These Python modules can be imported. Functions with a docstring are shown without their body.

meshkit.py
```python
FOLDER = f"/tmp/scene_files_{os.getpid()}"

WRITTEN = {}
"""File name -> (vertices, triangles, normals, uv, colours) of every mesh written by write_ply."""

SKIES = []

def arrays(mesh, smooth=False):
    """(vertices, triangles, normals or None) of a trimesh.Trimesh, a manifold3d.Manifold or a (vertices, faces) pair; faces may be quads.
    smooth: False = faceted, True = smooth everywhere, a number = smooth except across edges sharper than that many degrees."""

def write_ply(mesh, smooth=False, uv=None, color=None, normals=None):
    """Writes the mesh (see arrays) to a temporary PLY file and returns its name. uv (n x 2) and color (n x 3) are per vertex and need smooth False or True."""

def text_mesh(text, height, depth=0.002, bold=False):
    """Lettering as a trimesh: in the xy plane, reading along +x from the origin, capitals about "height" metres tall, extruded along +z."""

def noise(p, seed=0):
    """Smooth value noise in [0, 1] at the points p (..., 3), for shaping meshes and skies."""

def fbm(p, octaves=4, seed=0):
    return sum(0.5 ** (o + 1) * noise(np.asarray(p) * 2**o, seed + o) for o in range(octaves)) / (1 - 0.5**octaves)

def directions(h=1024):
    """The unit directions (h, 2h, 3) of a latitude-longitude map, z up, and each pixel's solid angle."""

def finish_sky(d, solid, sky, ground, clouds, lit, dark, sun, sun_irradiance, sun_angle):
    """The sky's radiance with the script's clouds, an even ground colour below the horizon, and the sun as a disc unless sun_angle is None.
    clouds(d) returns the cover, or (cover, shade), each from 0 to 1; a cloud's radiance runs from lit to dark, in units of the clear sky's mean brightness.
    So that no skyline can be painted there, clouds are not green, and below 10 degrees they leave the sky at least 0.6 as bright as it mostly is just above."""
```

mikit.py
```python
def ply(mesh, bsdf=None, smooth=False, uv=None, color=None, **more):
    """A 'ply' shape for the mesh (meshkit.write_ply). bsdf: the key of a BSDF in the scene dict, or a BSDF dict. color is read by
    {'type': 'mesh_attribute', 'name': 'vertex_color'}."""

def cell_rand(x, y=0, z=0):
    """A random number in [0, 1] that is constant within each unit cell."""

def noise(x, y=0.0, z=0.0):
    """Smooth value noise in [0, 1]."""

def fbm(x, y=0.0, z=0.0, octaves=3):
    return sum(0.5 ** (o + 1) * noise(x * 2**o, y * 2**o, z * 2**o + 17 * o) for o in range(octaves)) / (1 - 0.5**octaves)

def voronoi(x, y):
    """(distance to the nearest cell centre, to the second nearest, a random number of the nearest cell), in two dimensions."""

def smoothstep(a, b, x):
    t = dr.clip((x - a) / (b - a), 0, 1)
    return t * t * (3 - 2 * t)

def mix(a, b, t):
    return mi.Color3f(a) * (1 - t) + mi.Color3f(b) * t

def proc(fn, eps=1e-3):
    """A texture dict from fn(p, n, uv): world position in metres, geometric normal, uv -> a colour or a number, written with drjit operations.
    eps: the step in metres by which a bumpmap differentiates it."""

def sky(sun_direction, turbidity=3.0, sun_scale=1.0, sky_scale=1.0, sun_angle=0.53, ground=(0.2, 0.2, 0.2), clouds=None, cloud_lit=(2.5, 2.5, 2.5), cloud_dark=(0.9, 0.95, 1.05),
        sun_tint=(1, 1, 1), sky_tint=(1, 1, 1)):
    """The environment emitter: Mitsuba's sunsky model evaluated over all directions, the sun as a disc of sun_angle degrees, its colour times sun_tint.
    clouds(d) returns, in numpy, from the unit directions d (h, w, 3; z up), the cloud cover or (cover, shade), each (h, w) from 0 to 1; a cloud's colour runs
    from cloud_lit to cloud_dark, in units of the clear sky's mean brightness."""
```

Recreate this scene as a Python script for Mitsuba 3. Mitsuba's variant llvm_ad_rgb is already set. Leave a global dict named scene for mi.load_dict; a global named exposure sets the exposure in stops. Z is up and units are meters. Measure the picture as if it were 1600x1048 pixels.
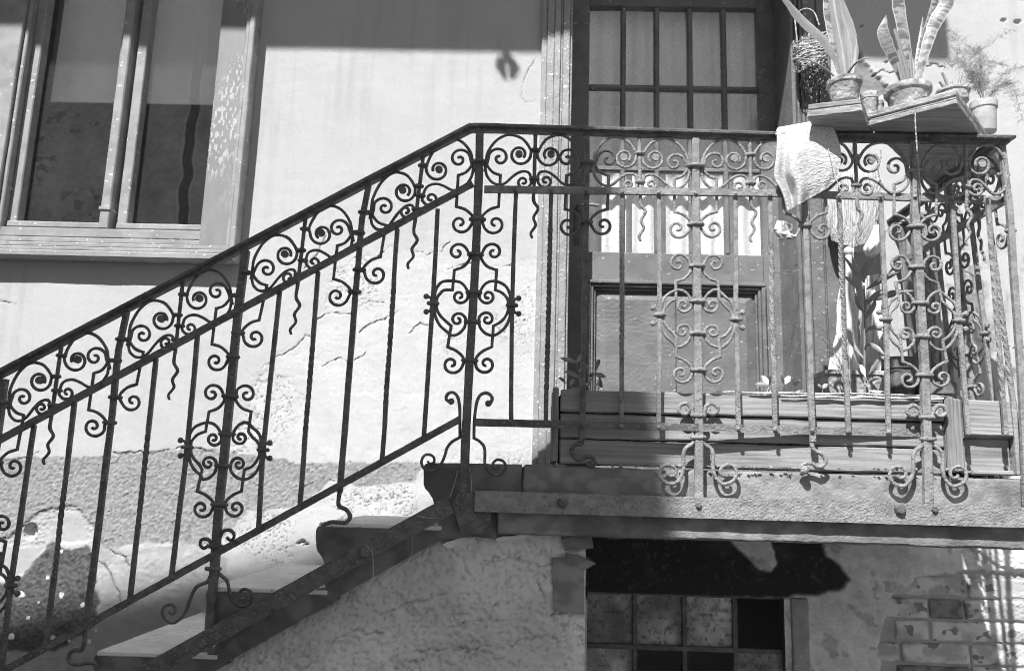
import math, random
import numpy as np
import trimesh, shapely
from shapely.geometry import Polygon
import drjit as dr
import mitsuba as mi
import mikit, meshkit
from mikit import proc, noise, fbm, voronoi, smoothstep, mix

random.seed(7)
RNG = np.random.default_rng(7)
T = mi.ScalarTransform4f
scene, labels = {}, {}

# ---------------------------------------------------------------- camera
F, PITCH, ROLL, YAW = 1297.0, 0.1832, 0.0289, -0.0233      # focal length in pixels of the 1600 px wide photograph
EYE = np.array([0, 0, 1.6])
_f = np.array([math.sin(YAW) * math.cos(PITCH), math.cos(YAW) * math.cos(PITCH), math.sin(PITCH)])
_r = np.array([math.cos(YAW), -math.sin(YAW), 0.0])
_u = np.cross(_r, _f)
RT = math.cos(ROLL) * _r + math.sin(ROLL) * _u
UP = math.cos(ROLL) * _u - math.sin(ROLL) * _r
scene['camera'] = {'type': 'perspective', 'fov': 2 * math.degrees(math.atan(800 / F)), 'fov_axis': 'x', 'near_clip': 0.05, 'far_clip': 200.0,
                   'to_world': T().look_at(origin=EYE.tolist(), target=(EYE + _f).tolist(), up=UP.tolist())}

# ---------------------------------------------------------------- light
SUN_E, SUN_A = math.radians(49), math.radians(24)           # height, and angle off the wall's normal (from the left)
SUN = np.array([-math.sin(SUN_A) * math.cos(SUN_E), -math.cos(SUN_A) * math.cos(SUN_E), math.sin(SUN_E)])


def haze_sky(d):
    """a colourless hazy sky, brighter round the sun and towards the horizon (the photograph is black and white)"""
    ang = np.degrees(np.arccos(np.clip(d @ SUN, -1, 1)))
    el = np.degrees(np.arcsin(np.clip(d[..., 2], 0, 1)))
    b = 0.34 + 1.5 * np.exp(-ang / 24.0) + 0.45 * np.exp(-el / 16.0)
    return np.ones(b.shape), 1 - b / 2.5


scene['sky'] = mikit.sky(SUN.tolist(), turbidity=3, clouds=haze_sky, cloud_lit=(2.5, 2.5, 2.5), cloud_dark=(0.0, 0.0, 0.0), sun_tint=(0.8165, 0.986, 1.3139), ground=(0.2, 0.2, 0.2))
exposure = 2.66

# ---------------------------------------------------------------- measures
YR, YW = 2.30, 3.05                                         # the railing's plane and the house wall's plane


def at(x, y, Y=YR):
    """the point of the upright plane at depth Y that the photograph shows at (x, y)"""
    d = _f + (x - 800) / F * RT - (y - 524) / F * UP
    return EYE + d * (Y / d[1])


def px(p):
    v = np.asarray(p) - EYE
    c = v @ _f
    return 800 + F * (v @ RT) / c, 524 - F * (v @ UP) / c


def ats(pts, Y=YR):
    return np.array([at(x, y, Y) for x, y in pts])


# ---------------------------------------------------------------- helpers
def numbered(name):
    if name not in scene and not any(k.startswith(name + '__') for k in scene):
        return name
    k = 1
    while f'{name}_{k:03d}' in scene or any(q.startswith(f'{name}_{k:03d}__') for q in scene):
        k += 1
    return f'{name}_{k:03d}'


COUNT = {}


def obj(name, mesh, mat, parent=None, smooth=False, **more):
    key = (parent + '__' if parent else '') + name
    n = COUNT.get(key, 0)
    COUNT[key] = n + 1
    if n:
        key = f'{key}_{n:03d}'
    scene[key] = mikit.ply(mesh, mat, smooth=smooth, **more)
    return key


def tag(key, label=None, cat=None, group=None, kind=None):
    d = labels.setdefault(key, {})
    for k, v in (('label', label), ('category', cat), ('group', group), ('kind', kind)):
        if v:
            d[k] = v
    return key


def cat_(*ms):
    return trimesh.util.concatenate([m for m in ms])


def catmull(pts, n=6):
    """smooth curve through the points; a repeated point is a corner"""
    pts = np.asarray(pts, float)
    parts, cur = [], [pts[0]]
    for p in pts[1:]:
        if np.linalg.norm(p - cur[-1]) < 1e-9:
            parts.append(cur)
            cur = [p]
        else:
            cur.append(p)
    parts.append(cur)
    out = []
    for c in parts:
        c = np.array(c)
        if len(c) < 3:
            seg = c
        else:
            q = np.vstack([2 * c[0] - c[1], c, 2 * c[-1] - c[-2]])
            seg = []
            for i in range(1, len(q) - 2):
                p0, p1, p2, p3 = q[i - 1], q[i], q[i + 1], q[i + 2]
                for t in np.arange(n) / n:
                    seg.append(0.5 * (2 * p1 + (p2 - p0) * t + (2 * p0 - 5 * p1 + 4 * p2 - p3) * t**2 + (3 * p1 - p0 - 3 * p2 + p3) * t**3))
            seg.append(q[-2])
            seg = np.array(seg)
        out.append(seg if not out else seg[1:])
    return np.vstack(out)


def ring(n, a, b=None, phase=0.0):
    t = np.arange(n) * 2 * math.pi / n + phase
    return np.stack([a * np.cos(t), (b or a) * np.sin(t)], 1)


def sweep(p, sec, ref=(0, -1, 0), scale=None, twist=None, caps=True, mitre=True):
    """sec: closed outline (k,2): first along the in-plane normal, second along ref"""
    p, sec, ref = np.asarray(p, float), np.asarray(sec, float), np.asarray(ref, float)
    n, k = len(p), len(sec)
    seg = np.diff(p, axis=0)
    seg /= np.linalg.norm(seg, axis=1, keepdims=True) + 1e-12
    t = np.vstack([seg[:1], seg[:-1] + seg[1:], seg[-1:]])
    t /= np.linalg.norm(t, axis=1, keepdims=True) + 1e-12
    e1 = ref - (t @ ref)[:, None] * t
    e1 /= np.linalg.norm(e1, axis=1, keepdims=True) + 1e-12
    e2 = np.cross(t, e1)
    s = np.ones(n) if scale is None else np.broadcast_to(scale, (n,))
    a = np.zeros(n) if twist is None else np.asarray(twist)
    ca, sa = np.cos(a)[:, None], np.sin(a)[:, None]
    u, v = sec[None, :, 0] * ca - sec[None, :, 1] * sa, sec[None, :, 0] * sa + sec[None, :, 1] * ca
    if mitre:
        c = np.ones(n)
        if n > 2:
            c[1:-1] = np.clip((t[1:-1] * seg[:-1]).sum(1), 0.5, 1)
        u = u / c[:, None]
    V = p[:, None] + s[:, None, None] * (u[..., None] * e2[:, None] + v[..., None] * e1[:, None])
    i, j = np.meshgrid(np.arange(n - 1), np.arange(k), indexing='ij')
    q = np.stack([i * k + j, (i + 1) * k + j, (i + 1) * k + (j + 1) % k, i * k + (j + 1) % k], -1).reshape(-1, 4)
    f = np.vstack([q[:, [0, 1, 2]], q[:, [0, 2, 3]]])
    V = V.reshape(-1, 3)
    if caps:
        V = np.vstack([V, p[0], p[-1]])
        jj = np.arange(k)
        f = np.vstack([f, np.stack([jj * 0 + n * k, jj, (jj + 1) % k], 1), np.stack([jj * 0 + n * k + 1, (n - 1) * k + (jj + 1) % k, (n - 1) * k + jj], 1)])
    m = trimesh.Trimesh(V, f, process=False)
    if m.volume < 0:
        m.invert()
    return m


def box(x0, x1, y0, y1, z0, z1):
    m = trimesh.creation.box([abs(x1 - x0), abs(y1 - y0), abs(z1 - z0)])
    m.apply_translation([(x0 + x1) / 2, (y0 + y1) / 2, (z0 + z1) / 2])
    return m


def rough_box(x0, x1, y0, y1, z0, z1, step=0.02, amp=0.002, freq=30.0, seed=0, chamfer=0.004):
    """box with worn, uneven faces and softened edges"""
    lo, hi = np.array([min(x0, x1), min(y0, y1), min(z0, z1)]), np.array([max(x0, x1), max(y0, y1), max(z0, z1)])
    n = [max(2, min(60, int(math.ceil(s / step)))) for s in hi - lo]
    ax = []
    for k in range(3):
        c = min(chamfer, 0.3 * (hi[k] - lo[k]))
        ax.append(np.concatenate([[lo[k]], np.linspace(lo[k] + c, hi[k] - c, n[k]), [hi[k]]]))
    verts, faces, base = [], [], 0
    for k in range(3):
        a, b = (k + 1) % 3, (k + 2) % 3
        A, B = np.meshgrid(ax[a], ax[b], indexing='ij')
        for side, w in ((0, lo[k]), (1, hi[k])):
            P = np.zeros(A.shape + (3,))
            P[..., a], P[..., b], P[..., k] = A, B, w
            na, nb = A.shape
            i, j = np.meshgrid(np.arange(na - 1), np.arange(nb - 1), indexing='ij')
            q = np.stack([i * nb + j, (i + 1) * nb + j, (i + 1) * nb + j + 1, i * nb + j + 1], -1).reshape(-1, 4) + base
            if not side:
                q = q[:, ::-1]
            verts.append(P.reshape(-1, 3))
            faces.append(q)
            base += na * nb
    V, q = np.vstack(verts), np.vstack(faces)
    c = np.minimum(chamfer, 0.3 * (hi - lo))
    near = ((V < lo + c / 2) | (V > hi - c / 2)).sum(1)
    mid = (lo + hi) / 2
    V = V + np.where(near[:, None] >= 2, -np.sign(V - mid) * ((V < lo + c / 2) | (V > hi - c / 2)) * c * 0.45, 0)
    off = np.stack([meshkit.fbm(V * freq + 11.3 * k, 3, seed + k) - 0.5 for k in range(3)], 1) * 2 * amp
    m = trimesh.Trimesh(V + off, np.vstack([q[:, [0, 1, 2]], q[:, [0, 2, 3]]]), process=True)
    return m


def prism(poly_xz, y0, y1):
    """polygon in (x, z) extruded from y0 to y1"""
    m = trimesh.creation.extrude_polygon(Polygon(poly_xz), abs(y1 - y0), engine='earcut')
    V = m.vertices.copy()
    W = np.stack([V[:, 0], min(y0, y1) + V[:, 2], V[:, 1]], 1)
    m = trimesh.Trimesh(W, m.faces[:, ::-1], process=False)
    if m.volume < 0:
        m.invert()
    return m


def roughen(m, amp, freq, edge=None, seed=0):
    if edge:
        v, f = trimesh.remesh.subdivide_to_size(m.vertices, m.faces, edge, max_iter=12)
        m = trimesh.Trimesh(v, f, process=True)
    V = np.array(m.vertices)
    off = np.stack([meshkit.fbm(V * freq + 5.7 * k, 3, seed + k) - 0.5 for k in range(3)], 1) * 2 * amp
    return trimesh.Trimesh(V + off, m.faces, process=False)


def lathe(profile, centre, n=40, sy=1.0):
    m = trimesh.creation.revolve(np.asarray(profile, float), sections=n)
    V = m.vertices * [1, sy, 1] + np.asarray(centre)
    m = trimesh.Trimesh(V, m.faces, process=False)
    if m.volume < 0:
        m.invert()
    return m


def turn(m, deg, axis, about):
    m = m.copy()
    m.apply_transform(trimesh.transformations.rotation_matrix(math.radians(deg), axis, about))
    return m


# ---------------------------------------------------------------- materials
def two(d):
    return {'type': 'twosided', 'bsdf': d}


def grey(v):
    return {'type': 'rgb', 'value': [v, v, v]}


def bump(d, fn, scale=1.0, eps=1e-3):
    return {'type': 'bumpmap', 'arbitrary': proc(fn, eps), 'scale': scale, 'bsdf': d}


def g3(v):
    return mi.Color3f(v, v, v)


def mottled(lo, hi, f, dark=0.0, df=9.0, oct=3, cut=(0.35, 0.65), flake=None, ff=60.0, fcut=(0.62, 0.68)):
    def fn(p, n, uv):
        v = lo + (hi - lo) * smoothstep(cut[0], cut[1], fbm(p.x * f, p.y * f, p.z * f, oct))
        if dark:
            v = v * (1 - dark * smoothstep(0.5, 0.75, fbm(p.x * df + 7, p.y * df, p.z * df + 3, 3)))
        if flake is not None:
            k = smoothstep(fcut[0], fcut[1], fbm(p.x * ff, p.y * ff + 31, p.z * ff, 3))
            v = v * (1 - k) + flake * k
        return g3(v)
    return proc(fn)


def grain_bump(amp, f, oct=3):
    return lambda p, n, uv: amp * fbm(p.x * f, p.y * f, p.z * f, oct)


def wood_fn(lo, hi, along='x', f=14.0, ring_f=160.0):
    def fn(p, n, uv):
        a, b, c = (p.x, p.y, p.z) if along == 'x' else ((p.z, p.x, p.y) if along == 'z' else (p.y, p.x, p.z))
        w = fbm(a * 3, b * f, c * f, 3)
        g = fbm(a * 6 + 3 * w, b * ring_f, c * ring_f, 3)
        s = smoothstep(0.55, 0.8, fbm(a * 5, b * 30 + 3, c * 30, 3))
        v = lo + (hi - lo) * smoothstep(0.25, 0.75, g * 0.65 + w * 0.35)
        return g3(v * (1 - 0.3 * s))
    return fn


def wood_bump(amp, along='x', ring_f=160.0):
    def fn(p, n, uv):
        a, b, c = (p.x, p.y, p.z) if along == 'x' else ((p.z, p.x, p.y) if along == 'z' else (p.y, p.x, p.z))
        return amp * fbm(a * 8, b * ring_f, c * ring_f, 3)
    return fn


VC = {'type': 'mesh_attribute', 'name': 'vertex_color'}
M = scene
M['m_plaster'] = two(bump({'type': 'diffuse', 'reflectance': VC}, grain_bump(0.0010, 300.0)))
M['m_iron'] = two(bump({'type': 'principled', 'base_color': mottled(0.10, 0.145, 45.0, 0.25, 14.0, flake=0.19, ff=150.0, fcut=(0.62, 0.70)), 'roughness': 0.6, 'specular': 0.35}, grain_bump(0.0022, 220.0)))  # on the railing this is the darker copy for its shaded left part
M['m_iron_flaked_lit'] = two(bump({'type': 'principled', 'base_color': mottled(0.23, 0.30, 60.0, 0.20, 24.0, flake=0.14, ff=170.0, fcut=(0.62, 0.70)), 'roughness': 0.65, 'specular': 0.3}, grain_bump(0.0032, 230.0)))  # flake specks, with a lighter base standing in for sunlight on the iron
M['m_stone'] = two(bump({'type': 'diffuse', 'reflectance': mottled(0.15, 0.24, 18.0, 0.3, 6.0, 4)}, grain_bump(0.002, 300.0)))
M['m_slab'] = two(bump({'type': 'diffuse', 'reflectance': mottled(0.21, 0.31, 26.0, 0.25, 6.0, 4)}, grain_bump(0.003, 180.0)))
M['m_tread'] = two(bump({'type': 'diffuse', 'reflectance': mottled(0.74, 0.84, 14.0, 0.10, 5.0, 4, flake=0.5, ff=70.0, fcut=(0.70, 0.78))}, grain_bump(0.0008, 200.0)))
M['m_brick'] = two(bump({'type': 'diffuse', 'reflectance': mottled(0.42, 0.66, 22.0, 0.0, 8.0, 3, flake=0.24, ff=26.0, fcut=(0.60, 0.63))}, grain_bump(0.004, 120.0)))
M['m_brick_bare'] = two(bump({'type': 'diffuse', 'reflectance': mottled(0.15, 0.26, 40.0)}, grain_bump(0.004, 120.0)))
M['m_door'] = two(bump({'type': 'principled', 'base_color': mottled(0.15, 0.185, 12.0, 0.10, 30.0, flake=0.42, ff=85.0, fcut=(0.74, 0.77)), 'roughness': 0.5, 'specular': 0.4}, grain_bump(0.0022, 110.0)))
M['m_casing'] = two(bump({'type': 'principled', 'base_color': mottled(0.29, 0.335, 14.0, 0.12, 25.0, flake=0.6, ff=95.0, fcut=(0.72, 0.75)), 'roughness': 0.55, 'specular': 0.35}, grain_bump(0.0018, 120.0)))
M['m_window'] = two(bump({'type': 'principled', 'base_color': mottled(0.27, 0.32, 16.0, 0.14, 25.0, flake=0.6, ff=70.0, fcut=(0.73, 0.76)), 'roughness': 0.55, 'specular': 0.35}, wood_bump(0.0015, 'z')))


def peel(p, n, uv):
    f = fbm(p.x * 120, p.y * 5, p.z * 38, 3)
    g = smoothstep(0.42, 0.62, fbm(p.x * 6 + 4, 0.0, p.z * 3.0 + 1, 2))
    k = smoothstep(0.57, 0.60, f) * g
    v = 0.20 + 0.05 * fbm(p.x * 30, p.y, p.z * 6, 2)
    return g3(v * (1 - k) + 0.42 * k)


M['m_window_peeling'] = two(bump({'type': 'principled', 'base_color': proc(peel), 'roughness': 0.55, 'specular': 0.35}, wood_bump(0.0015, 'z')))
M['m_plank'] = two(bump({'type': 'diffuse', 'reflectance': proc(wood_fn(0.25, 0.39, 'x'))}, wood_bump(0.0022, 'x')))
M['m_plank_end'] = two(bump({'type': 'diffuse', 'reflectance': proc(wood_fn(0.20, 0.32, 'z'))}, wood_bump(0.005, 'z')))
M['m_tray'] = two(bump({'type': 'diffuse', 'reflectance': proc(wood_fn(0.24, 0.46, 'x', 10.0, 120.0))}, wood_bump(0.004, 'x', 120.0)))
M['m_terracotta'] = two(bump({'type': 'diffuse', 'reflectance': mottled(0.28, 0.46, 30.0, 0.4, 24.0, 4, flake=0.55, ff=60.0, fcut=(0.62, 0.70))}, grain_bump(0.005, 120.0)))
M['m_terracotta_pale'] = two(bump({'type': 'diffuse', 'reflectance': mottled(0.38, 0.50, 20.0, 0.25, 20.0)}, grain_bump(0.002, 150.0)))
M['m_soil'] = two({'type': 'diffuse', 'reflectance': mottled(0.04, 0.10, 80.0)})
M['m_dark_room'] = two({'type': 'diffuse', 'reflectance': grey(0.5)})
M['m_cellar'] = two({'type': 'diffuse', 'reflectance': grey(0.3)})
M['m_glass'] = {'type': 'thindielectric', 'int_ior': 1.9, 'ext_ior': 1.0}


_a, _b = at(303, 165, YW + 0.045), at(283, 350, YW + 0.045)
RUN_X, RUN_Z, RUN_S = float(_a[0]), float(_a[2]), float((_b[0] - _a[0]) / (_b[2] - _a[2]))


def dust(p, n, uv):
    w = 0.015 + 0.05 * fbm(p.x * 9, 0.0, p.z * 5, 3) + 0.02 * fbm(p.x * 60, 0.0, p.z * 60, 2)
    xs = p.x + 0.03 * (fbm(p.z * 14, 0.0, 3.0, 3) - 0.5)
    run = smoothstep(0.024, 0.016, dr.abs(xs - RUN_X - (p.z - RUN_Z) * RUN_S))             # a washed run down the right pane
    f = fbm(p.x * 26, 4.0, p.z * 26, 3)                        # blisters of old film on the glass, dark with a pale rim
    here = smoothstep(0.56, 0.68, fbm(p.x * 5, 9.0, p.z * 6, 2))
    blot = smoothstep(0.60, 0.63, f) * here
    edge = smoothstep(0.035, 0.01, dr.abs(f - 0.60)) * here
    rim = smoothstep(0.007, 0.002, dr.abs(dr.abs(xs - RUN_X - (p.z - RUN_Z) * RUN_S) - 0.024))
    return w * (1 - 0.85 * dr.maximum(run, 0.5 * blot)) + 0.012 * edge + 0.012 * rim


M['m_glass_dusty'] = {'type': 'blendbsdf', 'weight': proc(dust), 'a_clear': {'type': 'thindielectric'}, 'b_dust': two({'type': 'diffuse', 'reflectance': grey(0.55)})}


def grime(p, n, uv):
    w = 0.35 + 0.65 * smoothstep(0.25, 0.70, fbm(p.x * 18, 0.0, p.z * 9, 5))
    spots = smoothstep(0.62, 0.74, fbm(p.x * 110, 0.0, p.z * 60, 3))
    return dr.clip(w * (1 - 0.7 * spots), 0, 1) * 0.8


M['m_glass_grimy'] = {'type': 'blendbsdf', 'weight': proc(grime), 'a_clear': {'type': 'thindielectric'}, 'b_dirt': two({'type': 'diffuse', 'reflectance': mottled(0.30, 0.80, 8.0, 0.5, 60.0, 5, cut=(0.30, 0.68))})}
M['m_blind'] = two({'type': 'diffuse', 'reflectance': mottled(0.91, 0.95, 6.0)})


def lace(p, n, uv):
    x, z = p.x + 0.010 * fbm(p.z * 30, 0.0, 1.0, 2), p.z + 0.02 * fbm(p.x * 24, 2.0, p.z * 10, 2)
    a, b, c = voronoi(x * 34, z * 22)
    k = smoothstep(0.10, 0.03, dr.abs(a - 0.33)) * smoothstep(0.2, 0.5, c + 0.3)
    return g3(0.80 + 0.14 * k + 0.03 * noise(p.x * 400, 0.0, p.z * 400))


M['m_lace'] = two({'type': 'diffuse', 'reflectance': proc(lace)})
M['m_towel'] = two(bump({'type': 'diffuse', 'reflectance': mottled(0.52, 0.76, 300.0, 0.08, 12.0, 2)}, lambda p, n, uv: 0.0035 * fbm(p.x * 260, p.y * 260, p.z * 480, 2), 1.0))
M['m_white_cloth'] = two(bump({'type': 'diffuse', 'reflectance': mottled(0.74, 0.84, 14.0)}, grain_bump(0.002, 40.0)))
M['m_straw'] = two(bump({'type': 'diffuse', 'reflectance': proc(lambda p, n, uv: g3(0.58 + 0.30 * fbm(p.x * 420 + p.y * 300, 0.0, p.z * 14, 2)))}, lambda p, n, uv: 0.006 * fbm(p.x * 420, p.y * 420, p.z * 10, 2)))
M['m_pole'] = two({'type': 'principled', 'base_color': mottled(0.55, 0.65, 30.0), 'roughness': 0.4})
M['m_rope'] = two(bump({'type': 'diffuse', 'reflectance': mottled(0.5, 0.75, 160.0)}, grain_bump(0.003, 600.0)))
M['m_wire'] = two({'type': 'diffuse', 'reflectance': mottled(0.16, 0.30, 90.0)})
M['m_wicker'] = two(bump({'type': 'diffuse', 'reflectance': mottled(0.30, 0.62, 70.0)}, grain_bump(0.003, 300.0)))


def snake(p, n, uv):
    band = fbm(uv.y * 38 + 1.4 * fbm(uv.x * 3 + p.x * 5, uv.y * 9, 0.0, 2), uv.x * 1.2 + p.x * 9, 0.0, 3)
    edge = smoothstep(0.40, 0.47, dr.abs(uv.x - 0.5))
    v = 0.13 + 0.19 * smoothstep(0.36, 0.64, band) * (0.6 + 0.8 * noise(p.x * 300, p.y * 300, p.z * 120))
    return g3(v * (1 - edge) + 0.45 * edge)


def leaf_col(lo, hi):
    def fn(p, n, uv):
        mid = smoothstep(0.05, 0.015, dr.abs(uv.x - 0.5))
        return g3(lo + (hi - lo) * fbm(uv.x * 5, uv.y * 8, p.x * 20, 3) + 0.10 * mid)
    return proc(fn)


M['m_snake'] = two({'type': 'principled', 'base_color': proc(snake), 'roughness': 0.42, 'specular': 0.5})
M['m_snake_pale'] = two({'type': 'principled', 'base_color': leaf_col(0.19, 0.35), 'roughness': 0.42, 'specular': 0.5})
M['m_leaf'] = two({'type': 'principled', 'base_color': leaf_col(0.16, 0.27), 'roughness': 0.45, 'specular': 0.5})
M['m_leaf_mid'] = two({'type': 'principled', 'base_color': leaf_col(0.22, 0.36), 'roughness': 0.42, 'specular': 0.5})
M['m_leaf_pale'] = two({'type': 'principled', 'base_color': leaf_col(0.34, 0.55), 'roughness': 0.5, 'specular': 0.4})
M['m_fern'] = two({'type': 'diffuse', 'reflectance': mottled(0.30, 0.46, 40.0)})
M['m_ground'] = two({'type': 'diffuse', 'reflectance': mottled(0.11, 0.17, 3.0)})
M['m_neighbour'] = two({'type': 'diffuse', 'reflectance': mottled(0.58, 0.66, 2.0)})
M['m_metal_bright'] = two({'type': 'principled', 'base_color': grey(0.4), 'metallic': 0.6, 'roughness': 0.35})

# ================================================================ the setting
obj('ground', rough_box(-12, 12, -14, 12, -0.3, 0.0, 0.6, 0.0, 1), 'm_ground')
tag('ground', kind='structure')


def cast(p, y):
    """the point at depth y whose shadow the sun throws on p"""
    return np.asarray(p) + SUN * ((y - p[1]) / SUN[1])


# the house across the yard, whose shadow lies on the stair, the newel and the left end of the landing
YN = -2.4
edge = [cast(p, YN) for p in (np.array([-5.0, YR, 1.35]), np.array([-1.5, YR, 2.22]), np.array([-0.70, YR, 2.45]), at(770, 176), at(925, 190), at(960, 430), at(1010, 720), at(1060, 1100))]
pts = [(p[0], p[2]) for p in edge]
nb = 'neighbouring_house'
obj('wall', prism([(-9.0, 0.0), (-9.0, pts[0][1] - 0.2)] + pts + [(pts[-1][0] + 0.2, 0.0)], YN, YN - 0.22), 'm_neighbour', nb)
obj('wing', box(-9.0, pts[-1][0] - 0.3, YN - 5.0, YN - 0.22, 0.0, 5.6), 'm_neighbour', nb)
for k, x in enumerate((-6.2, -4.4, -2.9)):
    for z in (1.0, 3.4):
        obj('window', box(x - 0.4, x + 0.4, YN + 0.03, YN - 0.02, z, z + 1.3), 'm_window', nb)
tag(nb, 'plain rendered house with a steep roof end across the yard', 'house')

# ================================================================ the house wall
HOUSE = 'house'
WX = lambda x, y=350: at(x, y, YW)[0]
WZ = lambda x, y: at(x, y, YW)[2]
win = (WX(3), WX(322), WZ(160, 372), 3.95)
DX0, DX1 = WX(886, 400), WX(1262, 400)
door_hole = (DX0, DX1, 1.5, 3.85)
cel = (at(917, 990, YW)[0], at(1226, 990, YW)[0], 0.55, at(1070, 929, YW)[2])
FX0, FX1, FZ0, FZ1, ST = -2.02, 1.98, 0.90, 3.64, 0.004


def grid_axis(lo, f0, f1, hi, st, cuts):
    a = np.concatenate([np.linspace(lo, f0, 8)[:-1], np.arange(f0, f1, st), np.linspace(f1, hi, 8)])
    for c in cuts:                                          # the grid follows the openings' edges
        a[np.argmin(np.abs(a - c))] = c
    return np.unique(a)


def wall_poly(pts):
    return Polygon([(at(x, y, YW)[0], at(x, y, YW)[2]) for x, y in pts])


def inside(poly, X, Z, soft=0.0, seed=0, f=28.0):
    q = np.stack([X, X * 0, Z], -1)
    dx = (meshkit.fbm(q * f, 3, seed + 40) - 0.5) * 2 * soft
    dz = (meshkit.fbm(q * f + 9.1, 3, seed + 50) - 0.5) * 2 * soft
    return shapely.contains_xy(poly, (X + dx).ravel(), (Z + dz).ravel()).reshape(X.shape)


def blur(a, k):
    from scipy.ndimage import gaussian_filter
    return gaussian_filter(a.astype(float), k)


def line_dist(lines, X, Z, wob=0.011, seed=3, Y=YW):
    """distance of every point to the nearest of the traced cracks, and the fraction along"""
    q = np.stack([X, X * 0, Z], -1)
    X2 = X + (meshkit.fbm(q * 40, 4, seed) - 0.5) * 2 * wob
    Z2 = Z + (meshkit.fbm(q * 40 + 4, 4, seed + 1) - 0.5) * 2 * wob
    best = np.full(X.shape, 9.0)
    for l in lines:
        p = ats(l, Y)[:, [0, 2]]
        for a, b in zip(p[:-1], p[1:]):
            lo, hi = np.minimum(a, b) - 0.03, np.maximum(a, b) + 0.03
            s = (X > lo[0]) & (X < hi[0]) & (Z > lo[1]) & (Z < hi[1])
            if not s.any():
                continue
            d = b - a
            t = np.clip(((X2[s] - a[0]) * d[0] + (Z2[s] - a[1]) * d[1]) / (d @ d + 1e-12), 0, 1)
            best[s] = np.minimum(best[s], np.hypot(X2[s] - a[0] - t * d[0], Z2[s] - a[1] - t * d[1]))
    return best


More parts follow.
